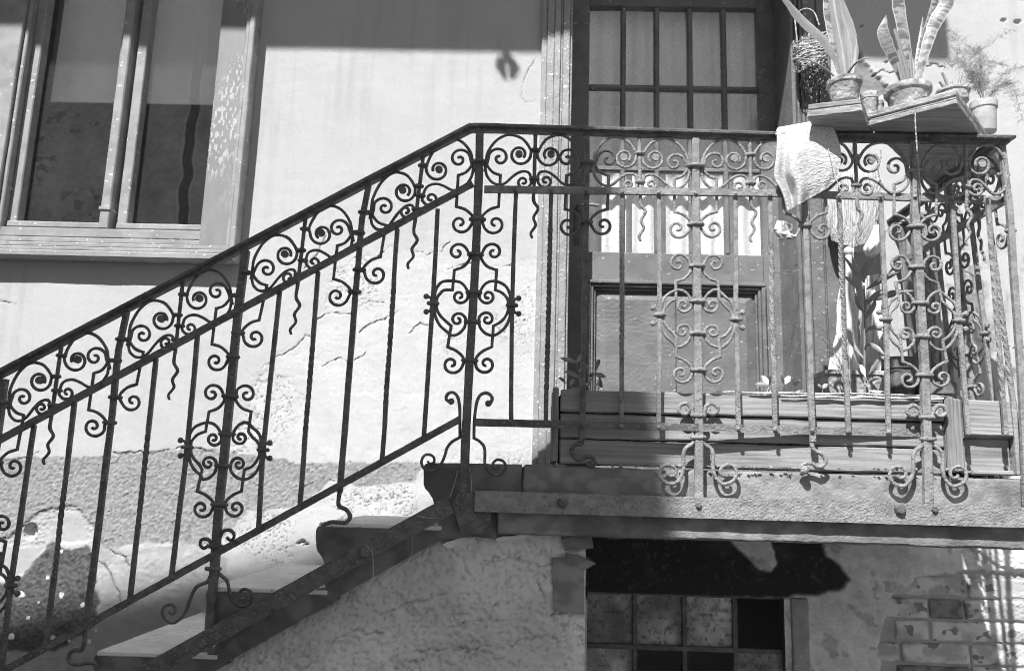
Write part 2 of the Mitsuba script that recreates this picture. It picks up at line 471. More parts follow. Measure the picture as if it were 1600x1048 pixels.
xs = grid_axis(-6, FX0, FX1, 6, ST, (win[0], win[1], DX0, DX1, cel[0], cel[1]))
zs = grid_axis(0, FZ0, FZ1, 5.35, ST, (win[2], cel[3]))
X, Z = np.meshgrid(xs, zs, indexing='ij')
Q = np.stack([X, X * 0, Z], -1)
P_pebble = wall_poly([(-200, 726), (60, 714), (160, 712), (240, 706), (330, 702), (420, 715), (480, 722), (664, 722), (650, 752), (560, 760), (520, 748), (470, 790), (390, 800), (335, 852), (250, 848), (170, 856), (140, 850), (120, 800), (90, 800), (70, 850), (-200, 870)])
P_bright = wall_poly([(395, 600), (440, 548), (505, 500), (528, 385), (590, 402), (640, 386), (690, 396), (842, 402), (842, 760), (700, 900), (480, 960), (360, 900), (340, 850), (390, 800), (470, 790), (520, 748), (560, 760), (650, 752), (664, 722), (480, 722), (330, 702), (380, 660)])
P_moss = wall_poly([(-200, 905), (20, 908), (58, 872), (80, 846), (110, 856), (135, 852), (152, 868), (150, 905), (156, 950), (150, 975), (100, 1012), (-200, 1040)])
P_patch = wall_poly([(12, 838), (60, 800), (80, 792), (110, 790), (132, 802), (148, 842), (126, 846), (100, 848), (70, 858), (36, 900), (-60, 905), (-60, 850)])
P_lower = wall_poly([(150, 852), (335, 852), (360, 900), (480, 960), (300, 1200), (-200, 1200), (-200, 1040), (100, 1012), (156, 960)])
P_loss = wall_poly([(1300, 40), (1338, 62), (1352, 96), (1362, 112), (1378, 122), (1388, 140), (1376, 150), (1360, 142), (1344, 152), (1326, 140), (1310, 100)])
P_under = wall_poly([(905, 780), (1720, 780), (1720, 1200), (905, 1200)])
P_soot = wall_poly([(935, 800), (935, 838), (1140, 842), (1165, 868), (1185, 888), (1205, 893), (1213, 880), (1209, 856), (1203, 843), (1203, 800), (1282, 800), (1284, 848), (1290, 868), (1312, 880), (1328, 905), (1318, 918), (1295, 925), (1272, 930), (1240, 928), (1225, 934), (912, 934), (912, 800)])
P_rough_right = wall_poly([(1482, 700), (1720, 700), (1720, 896), (1590, 890), (1560, 885), (1530, 862), (1510, 852), (1495, 862), (1483, 862)])
P_brick = wall_poly([(1395, 930), (1430, 905), (1480, 892), (1540, 893), (1720, 892), (1720, 1100), (1380, 1100), (1372, 1010)])
cracks = [
    [(400, 600), (412, 572), (432, 556), (455, 548), (478, 524), (492, 528)], [(492, 500), (520, 488), (548, 492), (575, 470), (600, 474)],
    [(160, 716), (172, 708), (205, 705), (240, 709), (262, 702), (292, 698), (332, 704)], [(0, 720), (40, 714), (60, 708)],
    [(590, 400), (612, 384), (640, 390), (665, 398), (690, 392), (702, 378)], [(516, 352), (508, 372), (498, 390), (484, 412), (474, 420)],
    [(560, 520), (580, 505), (602, 500), (624, 486)], [(640, 520), (655, 505), (672, 508)], [(470, 762), (505, 748), (540, 752), (560, 738)],
    [(1490, 545), (1520, 540), (1545, 548), (1580, 542), (1640, 548)], [(1500, 420), (1530, 436), (1540, 448)], [(1530, 570), (1550, 590), (1560, 610)],
    [(1365, 118), (1380, 110), (1395, 116), (1402, 108), (1420, 112), (1460, 100), (1482, 108)], [(835, 98), (824, 110), (816, 132), (814, 150), (822, 160), (834, 158)],
    [(838, 148), (833, 158)], [(150, 870), (170, 890), (182, 920), (190, 940)], [(170, 858), (190, 866), (205, 884)], [(505, 570), (530, 560), (548, 566), (570, 552)],
    [(0, 470), (30, 474), (50, 470)], [(700, 420), (730, 412), (770, 418), (800, 414)],
]
peb, bright, moss, patch, lower = (inside(p, X, Z, s, k) for k, (p, s) in enumerate(((P_pebble, 0.012), (P_bright, 0.02), (P_moss, 0.022), (P_patch, 0.012), (P_lower, 0.02))))
loss, under, soot, rr, brick = (inside(p, X, Z, s, 20 + k) for k, (p, s) in enumerate(((P_loss, 0.016), (P_under, 0.0), (P_soot, 0.008), (P_rough_right, 0.006), (P_brick, 0.02))))
def turned(q):
    """the same points in axes turned off the wall's, so that no noise lines up with it"""
    return q @ trimesh.transformations.rotation_matrix(0.62, [0.3, 1, 0.2])[:3, :3]


Q = turned(Q)
n2, n8, n30, n90, n200 = (meshkit.fbm(Q * f, o, s) for f, o, s in ((2.2, 3, 1), (9, 4, 2), (32, 3, 3), (110, 1, 4), (240, 1, 5)))
Q0 = np.stack([X, X * 0, Z], -1)
d = 0.006 * (n2 - 0.5) + 0.0030 * (n8 - 0.5) + 0.0018 * (n30 - 0.5) + 0.0006 * (n90 - 0.5)
c = 0.485 + 0.05 * (n8 - 0.5) + 0.07 * (n2 - 0.5)
rid = 1 - np.abs(2 * meshkit.fbm(Q * 19 + 0.5 * n8[..., None], 4, 31) - 1)
mask7 = np.clip((meshkit.fbm(Q * 3.2, 2, 33) - 0.50) / 0.10, 0, 1)
streak = meshkit.fbm(Q0 * [34, 1, 1.1], 3, 36)
c = c * (1 - 0.07 * np.clip((streak - 0.55) / 0.15, 0, 1) * np.clip((meshkit.fbm(Q * [3, 1, 1.6], 2, 37) - 0.42) / 0.2, 0, 1))
hair = np.clip((rid - 0.972) / 0.025, 0, 1) * mask7
speck = np.clip((meshkit.fbm(Q * 130, 2, 34) - 0.66) / 0.06, 0, 1) * mask7
rough = 0.0020 * (n30 - 0.5) + 0.0012 * (n90 - 0.5)
pits = np.clip(hair + speck, 0, 1)
b = blur(bright, 0.8)
d += b * (rough * 0.45 - 0.0012 - 0.0025 * pits)
b = 0.35 * b + 0.65 * np.clip(blur(bright, 14.0) * 1.3, 0, 1)
c = c * (1 - b) + b * (0.54 + 0.10 * (n8 - 0.5) + 0.05 * (n30 - 0.5) - 0.28 * pits)
# peeled coats: terraces with torn edges inside the bright field
ter = meshkit.fbm(Q * 6 + 3, 4, 12)
d += blur(bright, 0.8) * 0.0012 * np.clip((np.floor(ter * 9) - 3) / 6, 0, 1)
b = blur(lower, 0.8)
d += b * (rough * 1.4 - 0.002 + 0.005 * (np.floor(meshkit.fbm(Q * 9, 3, 14) * 7) / 7))
c = c * (1 - b) + b * (0.40 + 0.14 * (n30 - 0.5) + 0.10 * (n8 - 0.5))
grit = blur(np.random.default_rng(5).random(X.shape), 0.6) * 1.6 - 0.3
b = blur(peb, 0.7)
d += b * (0.0030 * (n90 - 0.5) + 0.0030 * (n200 - 0.5) + 0.0022 * (grit - 0.5) - 0.0015)
c = c * (1 - b) + b * (0.30 + 0.08 * (n90 - 0.5) + 0.14 * (grit - 0.5) + 0.08 * (n8 - 0.5))
b = blur(patch, 0.8)
d += b * (rough * 0.7 - 0.006)
c = c * (1 - b) + b * (0.44 + 0.12 * (n8 - 0.5))
b = blur(moss, 0.8)
d += b * (0.003 * (n90 - 0.5) + 0.005 * (n30 - 0.5) + 0.003 * (n200 - 0.5) + 0.002 * (grit - 0.5) + 0.001)
c = c * (1 - b) + b * (0.115 + 0.10 * (n90 - 0.5) + 0.05 * (n30 - 0.5))
hx, hz = at(46, 830, YW)[0], at(46, 830, YW)[2]
hole = np.hypot((X - hx), (Z - hz) / 1.2)
d -= 0.03 * np.clip((0.026 - hole) / 0.010, 0, 1)
b = blur(under, 0.6)
d += b * (rough * 1.2 + 0.004 * (np.floor(meshkit.fbm(Q * 8, 3, 17) * 6) / 6))
c = c * (1 - b) + b * np.clip(0.64 + 0.30 * (n8 - 0.5) + 0.26 * (n30 - 0.5) + 0.14 * (n90 - 0.5) - 0.18 * np.clip((rid - 0.965) / 0.03, 0, 1) * mask7 - 0.18 * (meshkit.fbm(Q * 14, 4, 35) > 0.62), 0.12, 0.85)
b = blur(rr, 0.6)
d += b * (0.008 * (n90 - 0.5) + 0.012)
c = c * (1 - b) + b * (0.74 + 0.06 * (n30 - 0.5))
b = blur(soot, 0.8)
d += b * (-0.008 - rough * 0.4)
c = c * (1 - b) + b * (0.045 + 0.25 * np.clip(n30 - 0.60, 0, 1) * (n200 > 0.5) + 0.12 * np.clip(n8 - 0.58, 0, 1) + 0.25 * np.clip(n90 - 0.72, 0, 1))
b = blur(brick, 0.8)
d += b * (-0.013 + rough * 0.6)
c = c * (1 - b) + b * (0.40 + 0.1 * (n30 - 0.5))
b = blur(loss, 0.7)
d += b * (-0.012 + rough)
c = c * (1 - b) + b * (0.24 + 0.16 * (n30 - 0.5))
rim = np.clip(blur(loss, 3.0) * 2, 0, 1) * (1 - blur(loss, 0.7))
c = c * (1 - rim * 0.5 * (n30 > 0.45)) + 0.75 * rim * 0.5 * (n30 > 0.45)
for (hx_, hy_, hr) in ((1568, 32, 0.012), (1590, 34, 0.016), (1346, 41, 0.008), (1385, 97, 0.009), (472, 846, 0.013), (478, 850, 0.011), (466, 848, 0.009)):
    h = at(hx_, hy_, YW)
    d -= 0.02 * np.clip((hr - np.hypot(X - h[0], (Z - h[2]) * 1.7)) / 0.006, 0, 1)
for (hx_, hy_, hr) in ((34, 928, 5), (75, 901, 3.5), (96, 929, 4), (130, 944, 3.5), (18, 994, 5), (44, 964, 3), (97, 860, 2.5), (139, 1002, 3), (82, 996, 4), (108, 1000, 2.5), (60, 940, 2), (150, 985, 2.5)):
    h = at(hx_, hy_, YW)                                # splashes of whitewash
    c = np.where(np.hypot(X - h[0], Z - h[2]) < hr * 0.0022 * (0.6 + 0.8 * n90), 0.8, c)
cd = line_dist(cracks, X, Z)
k = np.clip((0.0042 * np.clip(n8 * 2.4 - 0.5, 0.1, 1) - cd) / 0.003, 0, 1)
d -= 0.004 * k
c = c * (1 - 0.6 * k)  # shade of the crack depth darkened into the wall colour
c = np.clip(c * (0.93 + 0.14 * n200), 0.02, 0.85)
nx, nz = len(xs), len(zs)
i, j = np.meshgrid(np.arange(nx - 1), np.arange(nz - 1), indexing='ij')
cx, cz = (xs[:-1] + xs[1:])[i] / 2, (zs[:-1] + zs[1:])[j] / 2
keep = np.ones(i.shape, bool)
for x0, x1, z0, z1 in (win, door_hole, cel):
    keep &= ~((cx > x0) & (cx < x1) & (cz > z0) & (cz < z1))
q = np.stack([i * nz + j, (i + 1) * nz + j, (i + 1) * nz + j + 1, i * nz + j + 1], -1)[keep]
V = np.stack([X, YW - d, Z], -1).reshape(-1, 3)
used = np.zeros(len(V), bool)
used[q.ravel()] = True
idx = np.cumsum(used) - 1
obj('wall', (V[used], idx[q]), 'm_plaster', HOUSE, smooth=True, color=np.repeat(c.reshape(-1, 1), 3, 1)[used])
WALL_D = d

# the rooms behind, and the roof's overhang that shades the top of the wall
for args in ((-6, 6, YW + 2.4, YW + 2.5, 0, 5.3), (-6, 6, YW + 0.02, YW + 2.4, 5.25, 5.3), (-6, 6, YW + 0.35, YW + 2.4, 1.45, 1.5), (-6, -5.95, YW + 0.02, YW + 2.4, 0, 5.25), (5.95, 6, YW + 0.02, YW + 2.4, 0, 5.25), (-6, 6, YW + 0.02, YW + 2.4, -0.05, 0.0)):
    obj('room', box(*args), 'm_dark_room', HOUSE)
YE = YW - 1.4
e0, e1 = cast(at(840, 84, YW), YE), cast(at(1485, 98, YW), YE)
obj('eaves', box(-6, e1[0], YE, YW - 0.03, e0[2], e0[2] + 0.18), 'm_window', HOUSE)
hang = []
for (x, y, r) in ((792, 80, 0.013), (792, 86, 0.014), (791, 92, 0.017), (783, 98, 0.018), (779, 104, 0.013), (785, 108, 0.016), (787, 116, 0.012), (789, 122, 0.007), (800, 99, 0.018), (805, 106, 0.017), (801, 114, 0.016), (799, 120, 0.009)):
    m = trimesh.creation.icosphere(2, r)
    m.apply_translation(cast(at(x, y, YW), YE + 0.04))
    hang.append(m)
obj('eaves_ornament', cat_(*hang), 'm_iron', HOUSE)

# bricks laid bare at the lower right, each one built
mm = at(1480, 896, YW)
course, bl = 0.0745, 0.245
for r in range(8):
    z1 = mm[2] - 0.012 - r * course
    x = mm[0] - (0.30 if r % 2 else 0.18) + 0.01 * RNG.normal()
    while x < 2.1:
        w = bl * RNG.uniform(0.92, 1.06) if RNG.random() > 0.22 else bl * 0.5
        mid = shapely.Point(x + w / 2, z1 - course / 2)
        if P_brick.buffer(-0.015).contains(mid):
            pr = RNG.uniform(-0.003, 0.004)
            bare = RNG.random() < 0.15 and x < mm[0]
            obj('brick', rough_box(x, x + w - 0.008, YW + 0.05, YW + 0.004 - pr, z1 - course + 0.009, z1, 0.012, 0.0035, 35, int(RNG.integers(999)), 0.006), 'm_brick_bare' if bare else 'm_brick', HOUSE + '__wall', smooth=35)
        x += w

# ---------------------------------------------------------------- window
W = HOUSE + '__window'
wx = lambda p: at(p, 350, YW)[0]
wz = lambda y: at(160, y, YW)[2]
TOP = 3.98


def wood(key, x0, x1, y0, y1, z0, z1, mat='m_window', ch=0.004, amp=0.0012):
    return obj(key, rough_box(x0, x1, y0, y1, z0, z1, 0.05, amp, 12, len(scene), ch), mat, W, smooth=30)


wood('casing', wx(321), wx(364), YW - 0.045, YW + 0.10, wz(397), TOP, 'm_window_peeling')
wood('casing', wx(364), wx(371), YW - 0.058, YW + 0.03, wz(400), TOP)
wood('casing', wx(371), wx(380), YW - 0.068, YW + 0.03, wz(404), TOP)
wood('casing', wx(-44), wx(2), YW - 0.045, YW + 0.10, wz(397), TOP)
wood('casing', wx(-60), wx(-44), YW - 0.066, YW + 0.03, wz(404), TOP)
wood('casing', wx(2), wx(9), YW - 0.030, YW + 0.10, wz(397), TOP)
wood('apron', wx(9), wx(321), YW - 0.030, YW + 0.10, wz(375), wz(361), ch=0.003)
wood('apron', wx(2), wx(330), YW - 0.036, YW + 0.02, wz(384), wz(376), ch=0.003)
wood('sill', wx(-46), wx(366), YW - 0.046, YW + 0.02, wz(392), wz(384.5), ch=0.004)
wood('sill', wx(-54), wx(372), YW - 0.058, YW + 0.02, wz(399), wz(392.5), ch=0.004)
wood('sill', wx(-60), wx(380), YW - 0.074, YW + 0.02, wz(410), wz(399.5), ch=0.005)
for (a, bb, c_, dd) in ((9, 24, 153, 160), (181, 197, 314, 321)):
    wood('sash', wx(a), wx(bb), YW + 0.004, YW + 0.055, wz(352), TOP)
    wood('sash', wx(c_), wx(dd), YW + 0.004, YW + 0.055, wz(352), TOP)
    wood('sash', wx(a) + 0.002, wx(dd) - 0.002, YW - 0.006, YW + 0.055, wz(358), wz(348), ch=0.005)
    obj('pane', (np.array([[wx(bb) - 0.005, YW + 0.045, wz(350)], [wx(c_) + 0.005, YW + 0.045, wz(350)], [wx(c_) + 0.005, YW + 0.045, TOP], [wx(bb) - 0.005, YW + 0.045, TOP]]), np.array([[0, 1, 2, 3]])), 'm_glass_dusty', W)
wood('mullion', wx(160), wx(174), YW - 0.022, YW + 0.055, wz(340), TOP, ch=0.005)
wood('mullion', wx(159.4), wx(174.6), YW - 0.027, YW + 0.05, wz(360), wz(329))
wood('mullion', wx(158), wx(176), YW - 0.034, YW + 0.05, wz(332), wz(326), ch=0.003)
obj('mullion', lathe([(0, 0), (0.014, 0), (0.013, 0.006), (0, 0.012)], ((wx(167)), YW - 0.015, wz(326)), 16, 0.8), 'm_window', W, smooth=40)
for k, (a, bb) in enumerate(((10, 176), (176, 330))):
    zb = at(140, 158, YW + 0.18)[2]
    x0, x1 = wx(a) - 0.01, wx(bb) + 0.02
    gx = np.linspace(x0, x1, 30)
    gz = np.linspace(zb, TOP, 40)
    GX, GZ = np.meshgrid(gx, gz, indexing='ij')
    GY = YW + 0.185 + 0.002 * np.sin(GX * 60 + k) * np.cos(GZ * 3)
    m = sweep_grid = None
    ii, jj = np.meshgrid(np.arange(29), np.arange(39), indexing='ij')
    qq = np.stack([ii * 40 + jj, (ii + 1) * 40 + jj, (ii + 1) * 40 + jj + 1, ii * 40 + jj + 1], -1).reshape(-1, 4)
    key = 'roller_blind' if k == 0 else 'roller_blind_001'
    obj('fabric', (np.stack([GX, GY, GZ], -1).reshape(-1, 3), qq), 'm_blind', key, smooth=True)
    obj('hem_bar', sweep(np.array([[x0, YW + 0.183, zb], [x1, YW + 0.183, zb]]), ring(10, 0.008, 0.005)), 'm_blind', key, smooth=True)
    tag(key, ('pale roller blind half drawn behind the left window pane', 'pale roller blind half drawn behind the right window pane with a pull cord')[k], 'blind')
cord = at(229, 158, YW + 0.17)
obj('pull_cord', sweep(catmull([cord, cord + [-0.005, 0, -0.15], cord + [-0.02, 0, -0.30], cord + [-0.035, 0, -0.42]]), ring(6, 0.0015)), 'm_rope', 'roller_blind_001')

# ---------------------------------------------------------------- door
D = HOUSE + '__door'
YD = YW + 0.20                                              # the front face of the door leaf
dx = lambda x, y=300: at(x, y, YD)[0]
dz = lambda y, x=1050: at(x, y, YD)[2]


def dwood(key, x0, x1, y0, y1, z0, z1, mat='m_door', ch=0.004, amp=0.0012, step=0.04):
    return obj(key, rough_box(x0, x1, y0, y1, z0, z1, step, amp, 14, len(scene), ch), mat, D, smooth=30)


x0, x1 = dx(870), dx(1228)
gl, gr = dx(919, 250), dx(1189, 250)
zt, zr1, zr2, zb = dz(11), dz(136), dz(264.5), dz(396)
ztop = zt + 0.20
zfl = 1.62
dwood('stile', x0, gl, YD, YD + 0.04, zfl, ztop)
dwood('stile', gr, x1, YD, YD + 0.04, zfl, ztop)
dwood('rail', gl, gr, YD, YD + 0.04, zt, ztop)
dwood('rail', gl, gr, YD, YD + 0.04, dz(441), zb)
dwood('rail', gl, gr, YD, YD + 0.04, zfl, dz(640))
for z in (zr1, zr2):
    dwood('glazing_bar', gl, gr, YD + 0.004, YD + 0.035, z - 0.011, z + 0.011, ch=0.006)
cols = [919] + [973.5, 1027, 1080.5, 1135] + [1189]
for c_ in cols[1:-1]:
    xc_ = dx(c_, 250)
    dwood('glazing_bar', xc_ - 0.011, xc_ + 0.011, YD + 0.002, YD + 0.033, zb, zt, ch=0.006)
for a, bb in zip(cols[:-1], cols[1:]):
    for z0_, z1_ in ((zb, zr2), (zr2, zr1), (zr1, zt)):
        xa, xb = dx(a, 250), dx(bb, 250)
        tilt = RNG.normal(0, 0.0012, 2)
        obj('pane', (np.array([[xa, YD + 0.022 + tilt[0], z0_], [xb, YD + 0.022 - tilt[0], z0_], [xb, YD + 0.022 - tilt[0] + tilt[1], z1_], [xa, YD + 0.022 + tilt[0] + tilt[1], z1_]]), np.array([[0, 1, 2, 3]])), 'm_glass', D)
# lower panel: bolection moulding, sunk margin, raised field
za, zbm = dz(441), dz(640)
for n_, (o, pr, h) in enumerate(((0.0, 0.022, 0.016), (0.016, 0.012, 0.012), (0.028, -0.002, 0.010))):
    dwood('panel_moulding', gl + o, gr - o, YD - pr, YD + 0.03, za - o - h, za - o, ch=0.004)
    for s, xx in ((1, gl + o), (-1, gr - o)):
        dwood('panel_moulding', min(xx, xx + s * h), max(xx, xx + s * h), YD - pr + 0.001, YD + 0.03, zbm, za - o - h, ch=0.004)
dwood('panel', gl, gr, YD + 0.022, YD + 0.04, zbm, za)
f0, f1, fz = gl + 0.075, gr - 0.075, za - 0.075
pv = np.array([[gl + 0.036, YD + 0.020, za - 0.038], [gr - 0.036, YD + 0.020, za - 0.038], [gr - 0.036, YD + 0.020, zbm], [gl + 0.036, YD + 0.020, zbm], [f0, YD + 0.004, fz], [f1, YD + 0.004, fz], [f1, YD + 0.004, zbm], [f0, YD + 0.004, zbm]])
obj('panel', (pv, np.array([[0, 1, 5, 4], [1, 2, 6, 5], [3, 0, 4, 7], [4, 5, 6, 7]])), 'm_door', D)
xm = dx(1050)
dwood('panel_moulding', xm - 0.012, xm + 0.012, YD - 0.004, YD + 0.02, zbm, fz, ch=0.004)
# lock plate, lever
xl, zl = dx(902, 355), dz(352, 902)
obj('lock_plate', rough_box(xl - 0.013, xl + 0.013, YD - 0.006, YD, zl - 0.085, zl + 0.075, 0.02, 0.0005, 40, 3, 0.004), 'm_iron', D, smooth=30)
zh = dz(325, 905)
obj('handle', sweep(catmull([[xl, YD, zh], [xl, YD - 0.03, zh], [xl + 0.012, YD - 0.042, zh], [xl + 0.05, YD - 0.042, zh + 0.001], [xl + 0.085, YD - 0.040, zh - 0.002]]), ring(10, 0.0065), ref=(0, 0, 1)), 'm_metal_bright', D, smooth=True)
# casings of the doorway, stepped
cx0, cx1 = WX(841, 300), WX(890, 300)
for a, bb, pr in ((0.0, 0.18, 0.030), (0.18, 0.42, 0.040), (0.42, 0.62, 0.046), (0.62, 0.70, 0.040), (0.70, 0.92, 0.050), (0.92, 1.0, 0.040)):
    obj('casing', rough_box(cx0 + (cx1 - cx0) * a, cx0 + (cx1 - cx0) * bb, YW - pr, YW + 0.03, 1.66, 3.95, 0.05, 0.0014, 14, int(a * 100), 0.003), 'm_casing', D, smooth=30)
obj('jamb', rough_box(cx1 - 0.03, cx1 - 0.002, YW + 0.031, YD + 0.04, 1.62, 3.95, 0.05, 0.001, 14, 5, 0.003), 'm_door', D, smooth=30)
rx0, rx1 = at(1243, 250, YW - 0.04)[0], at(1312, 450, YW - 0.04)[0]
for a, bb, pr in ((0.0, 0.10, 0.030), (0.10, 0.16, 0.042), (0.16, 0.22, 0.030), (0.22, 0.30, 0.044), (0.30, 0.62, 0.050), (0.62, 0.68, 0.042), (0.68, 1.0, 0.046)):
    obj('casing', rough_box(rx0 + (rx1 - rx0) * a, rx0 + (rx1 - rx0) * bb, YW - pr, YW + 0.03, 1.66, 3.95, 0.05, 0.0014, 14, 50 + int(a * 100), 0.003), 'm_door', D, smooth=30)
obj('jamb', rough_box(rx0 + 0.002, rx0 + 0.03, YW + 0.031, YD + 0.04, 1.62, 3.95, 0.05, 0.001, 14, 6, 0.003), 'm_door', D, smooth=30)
for o, pr in ((0.0, 0.0), (0.02, 0.012)):
    obj('jamb', rough_box(x1 - 0.02 + o, rx0 + 0.002, YD - 0.06 - pr + 3 * o, YD + 0.02, 1.62, 3.95, 0.05, 0.001, 14, 8, 0.003), 'm_door', D, smooth=30)
obj('head', box(x0 - 0.05, x1 + 0.1, YW + 0.03, YD + 0.06, ztop, 3.95), 'm_door', D)

# lace curtains behind the door's glass
ck = 'lace_curtain'
gx, gz = np.linspace(gl - 0.06, gr + 0.08, 160), np.linspace(zb - 0.06, zt + 0.19, 60)
GX, GZ = np.meshgrid(gx, gz, indexing='ij')
QQ = np.stack([GX, GX * 0, GZ], -1)
GY = YD + 0.105 + 0.008 * np.sin(GX * 95 + 5 * meshkit.fbm(QQ * [5, 1, 0.8], 2, 3)) + 0.016 * (meshkit.fbm(QQ * [7, 1, 1.2], 2, 5) - 0.5)
ii, jj = np.meshgrid(np.arange(159), np.arange(59), indexing='ij')
qq = np.stack([ii * 60 + jj, (ii + 1) * 60 + jj, (ii + 1) * 60 + jj + 1, ii * 60 + jj + 1], -1).reshape(-1, 4)
obj(ck, (np.stack([GX, GY, GZ], -1).reshape(-1, 3), qq), 'm_lace', smooth=True)
tag(ck, 'white lace curtain hanging behind the glass of the door', 'curtain')

# ---------------------------------------------------------------- cellar window
C = HOUSE + '__cellar_window'
YC = YW + 0.035
kx = lambda x: at(x, 985, YC)[0]
kz = lambda y: at(1070, y, YC)[2]


def iron_bar(key, x0, x1, z0, z1, y0=YC - 0.012, y1=YC + 0.012, mat='m_iron'):
    return obj(key, rough_box(x0, x1, y0, y1, z0, z1, 0.03, 0.0012, 30, len(scene), 0.002), mat, C, smooth=30)


iron_bar('frame', kx(910), kx(1232), kz(931), kz(924))
xe = [914, 991.5, 1069, 1148, 1226]
for e_ in xe[1:-1]:
    iron_bar('glazing_bar', kx(e_) - 0.0085, kx(e_) + 0.0085, 0.6, kz(931), YC - 0.010, YC + 0.010)
for zy in (1012, 1090):
    iron_bar('glazing_bar', kx(914), kx(1226), kz(zy) - 0.0085, kz(zy) + 0.0085)
iron_bar('frame', kx(1222), kx(1230), 0.6, kz(931), YC - 0.02)
obj('frame', rough_box(kx(1231), kx(1258), YW - 0.012, YW + 0.05, 0.6, kz(926), 0.02, 0.004, 22, 4, 0.006), 'm_casing', C, smooth=35)
obj('reveal', box(kx(912), kx(1232), YW + 0.01, YW + 0.10, kz(924) + 0.001, kz(915)), 'm_cellar', C)
for n_, (a, bb) in enumerate(zip(xe[:-1], xe[1:])):
    for r, (ya, yb) in enumerate(((931, 1012), (1012, 1090))):
        if (r == 0 and n_ == 3) or (r == 1 and n_ in (1, 2)):
            continue                                        # broken out
        t = RNG.normal(0, 0.0008, 2)
        obj('pane', (np.array([[kx(a), YC + 0.004 + t[0], kz(yb)], [kx(bb), YC + 0.004, kz(yb)], [kx(bb), YC + 0.004 + t[1], kz(ya)], [kx(a), YC + 0.004, kz(ya)]]), np.array([[0, 1, 2, 3]])), 'm_glass_grimy', C)
tag(HOUSE, 'old house with cracked and peeling pale stucco, a tall window and a glazed door', 'house')

# ================================================================ the stair and the landing
ST_ = 'staircase'
YF = 2.33                                                   # the stones' outer faces
XC = at(1578, 330)[0]                                       # the corner of the railing
XEND = at(1630, 760, YF)[0]


def xz(pts, Y=YF):
    return [(at(x, y, Y)[0], at(x, y, Y)[2]) for x, y in pts]


def stone(key, pts, y0=YF, y1=YW + 0.02, mat='m_stone', amp=0.0022, edge=0.022, freq=26):
    return obj(key, roughen(prism(xz(pts), y0, y1), amp, freq, edge, len(scene)), mat, ST_, smooth=30)


def tread(pts, y0=YF - 0.003):
    (xa, za), (xb, zb_) = xz(pts)
    z = min(za, zb_)
    obj('tread', rough_box(xa, xb, y0, YW, z - 0.004, z + 0.0075, 0.03, 0.0007, 18, len(scene), 0.002), 'm_tread', ST_, smooth=30)


nose = [(494, 828), (496.5, 822.5), (501, 820)]


def step_poly(ox, oy):
    p = [(494, 828), (496, 823), (501, 820), (697, 821), (699, 838), (610, 886), (524, 934), (509, 930), (507.5, 886), (506, 877), (502, 868), (496, 861), (494, 854)]
    return [(x + ox, y + oy) for x, y in p]


stone('step', step_poly(0, 0))
tread([(499, 820), (690, 820)])
stone('step', step_poly(-172, 100.5))
tread([(326, 920.5), (512, 921)])
stone('step', step_poly(-347, 201))
tread([(152, 1021), (340, 1022)])
stone('step', step_poly(-522, 302))
stone('step', [(662, 729), (665, 724.5), (670, 723), (815, 725), (815, 800), (776, 806), (776, 842), (745, 838), (700, 842), (690, 836), (682, 812), (678.5, 788), (676, 778), (671, 770), (664, 763), (662, 755)])
# landing: upper course behind the feet of the railing, lower slab under the iron band
def zat(x, y, Y=YF):
    return at(x, y, Y)[2]


obj('landing_kerb', rough_box(at(815.5, 750, YF)[0], XEND - 0.01, YF, YW + 0.02, zat(1000, 795), zat(1000, 731), 0.03, 0.0045, 20, 5, 0.010), 'm_slab', ST_, smooth=35)
obj('landing_slab', rough_box(at(777, 820, YF)[0], XEND, 2.303, YW + 0.02, zat(1000, 840), zat(1000, 796), 0.02, 0.003, 26, 6, 0.007), 'm_slab', ST_, smooth=35)
# rough masonry under the flight
XM = at(915, 940, 2.36)[0]
top = np.array(xz([(-700, 1620), (340, 1046), (430, 996), (524, 938), (610, 890), (690, 846), (705, 842), (776, 846), (915, 841)], 2.36))
ms = np.arange(-1.15, XM, 0.004)
mt = np.interp(ms, top[:, 0], top[:, 1]) + 0.035
nzm = 170
U = np.linspace(0, 1, nzm)
MX = np.repeat(ms[:, None], nzm, 1)
MZ = 0.86 + U[None] * (mt[:, None] - 0.86)
MQ = turned(np.stack([MX, MX * 0, MZ], -1))
a9, a30, a90, a230 = (meshkit.fbm(MQ * f, o, s) for f, o, s in ((8, 4, 61), (30, 3, 62), (90, 2, 63), (230, 1, 64)))
ter = meshkit.fbm(MQ * 7 + 2, 4, 66)
md = 0.016 * (a9 - 0.5) + 0.009 * (a30 - 0.5) + 0.0035 * (a90 - 0.5) + 0.006 * (np.floor(ter * 9) / 9)
pit = np.clip((meshkit.fbm(MQ * 120, 2, 71) - 0.62) / 0.06, 0, 1)
chip = np.clip((meshkit.fbm(MQ * 30 + 5, 4, 72) - 0.62) / 0.03, 0, 1)
rid_ = 1 - np.abs(2 * meshkit.fbm(MQ * 19 + 0.6 * a9[..., None], 4, 73) - 1)
hair_ = np.clip((rid_ - 0.968) / 0.03, 0, 1) * np.clip((meshkit.fbm(MQ * 5, 2, 74) - 0.50) / 0.08, 0, 1)
white = np.clip((meshkit.fbm(MQ * 60 + 9, 1, 75) - 0.93) / 0.03, 0, 1)
md -= 0.003 * pit + 0.003 * chip + 0.004 * hair_
mc = 0.74 + 0.14 * (a9 - 0.5) + 0.06 * (a30 - 0.5) + 0.12 * (a90 - 0.5) * 0.5
mc = mc * (1 - 0.16 * pit) * (1 - 0.04 * chip) * (1 - 0.3 * hair_) + 0.2 * white  # relief shade put into the colour: darker pits, chips and hairlines
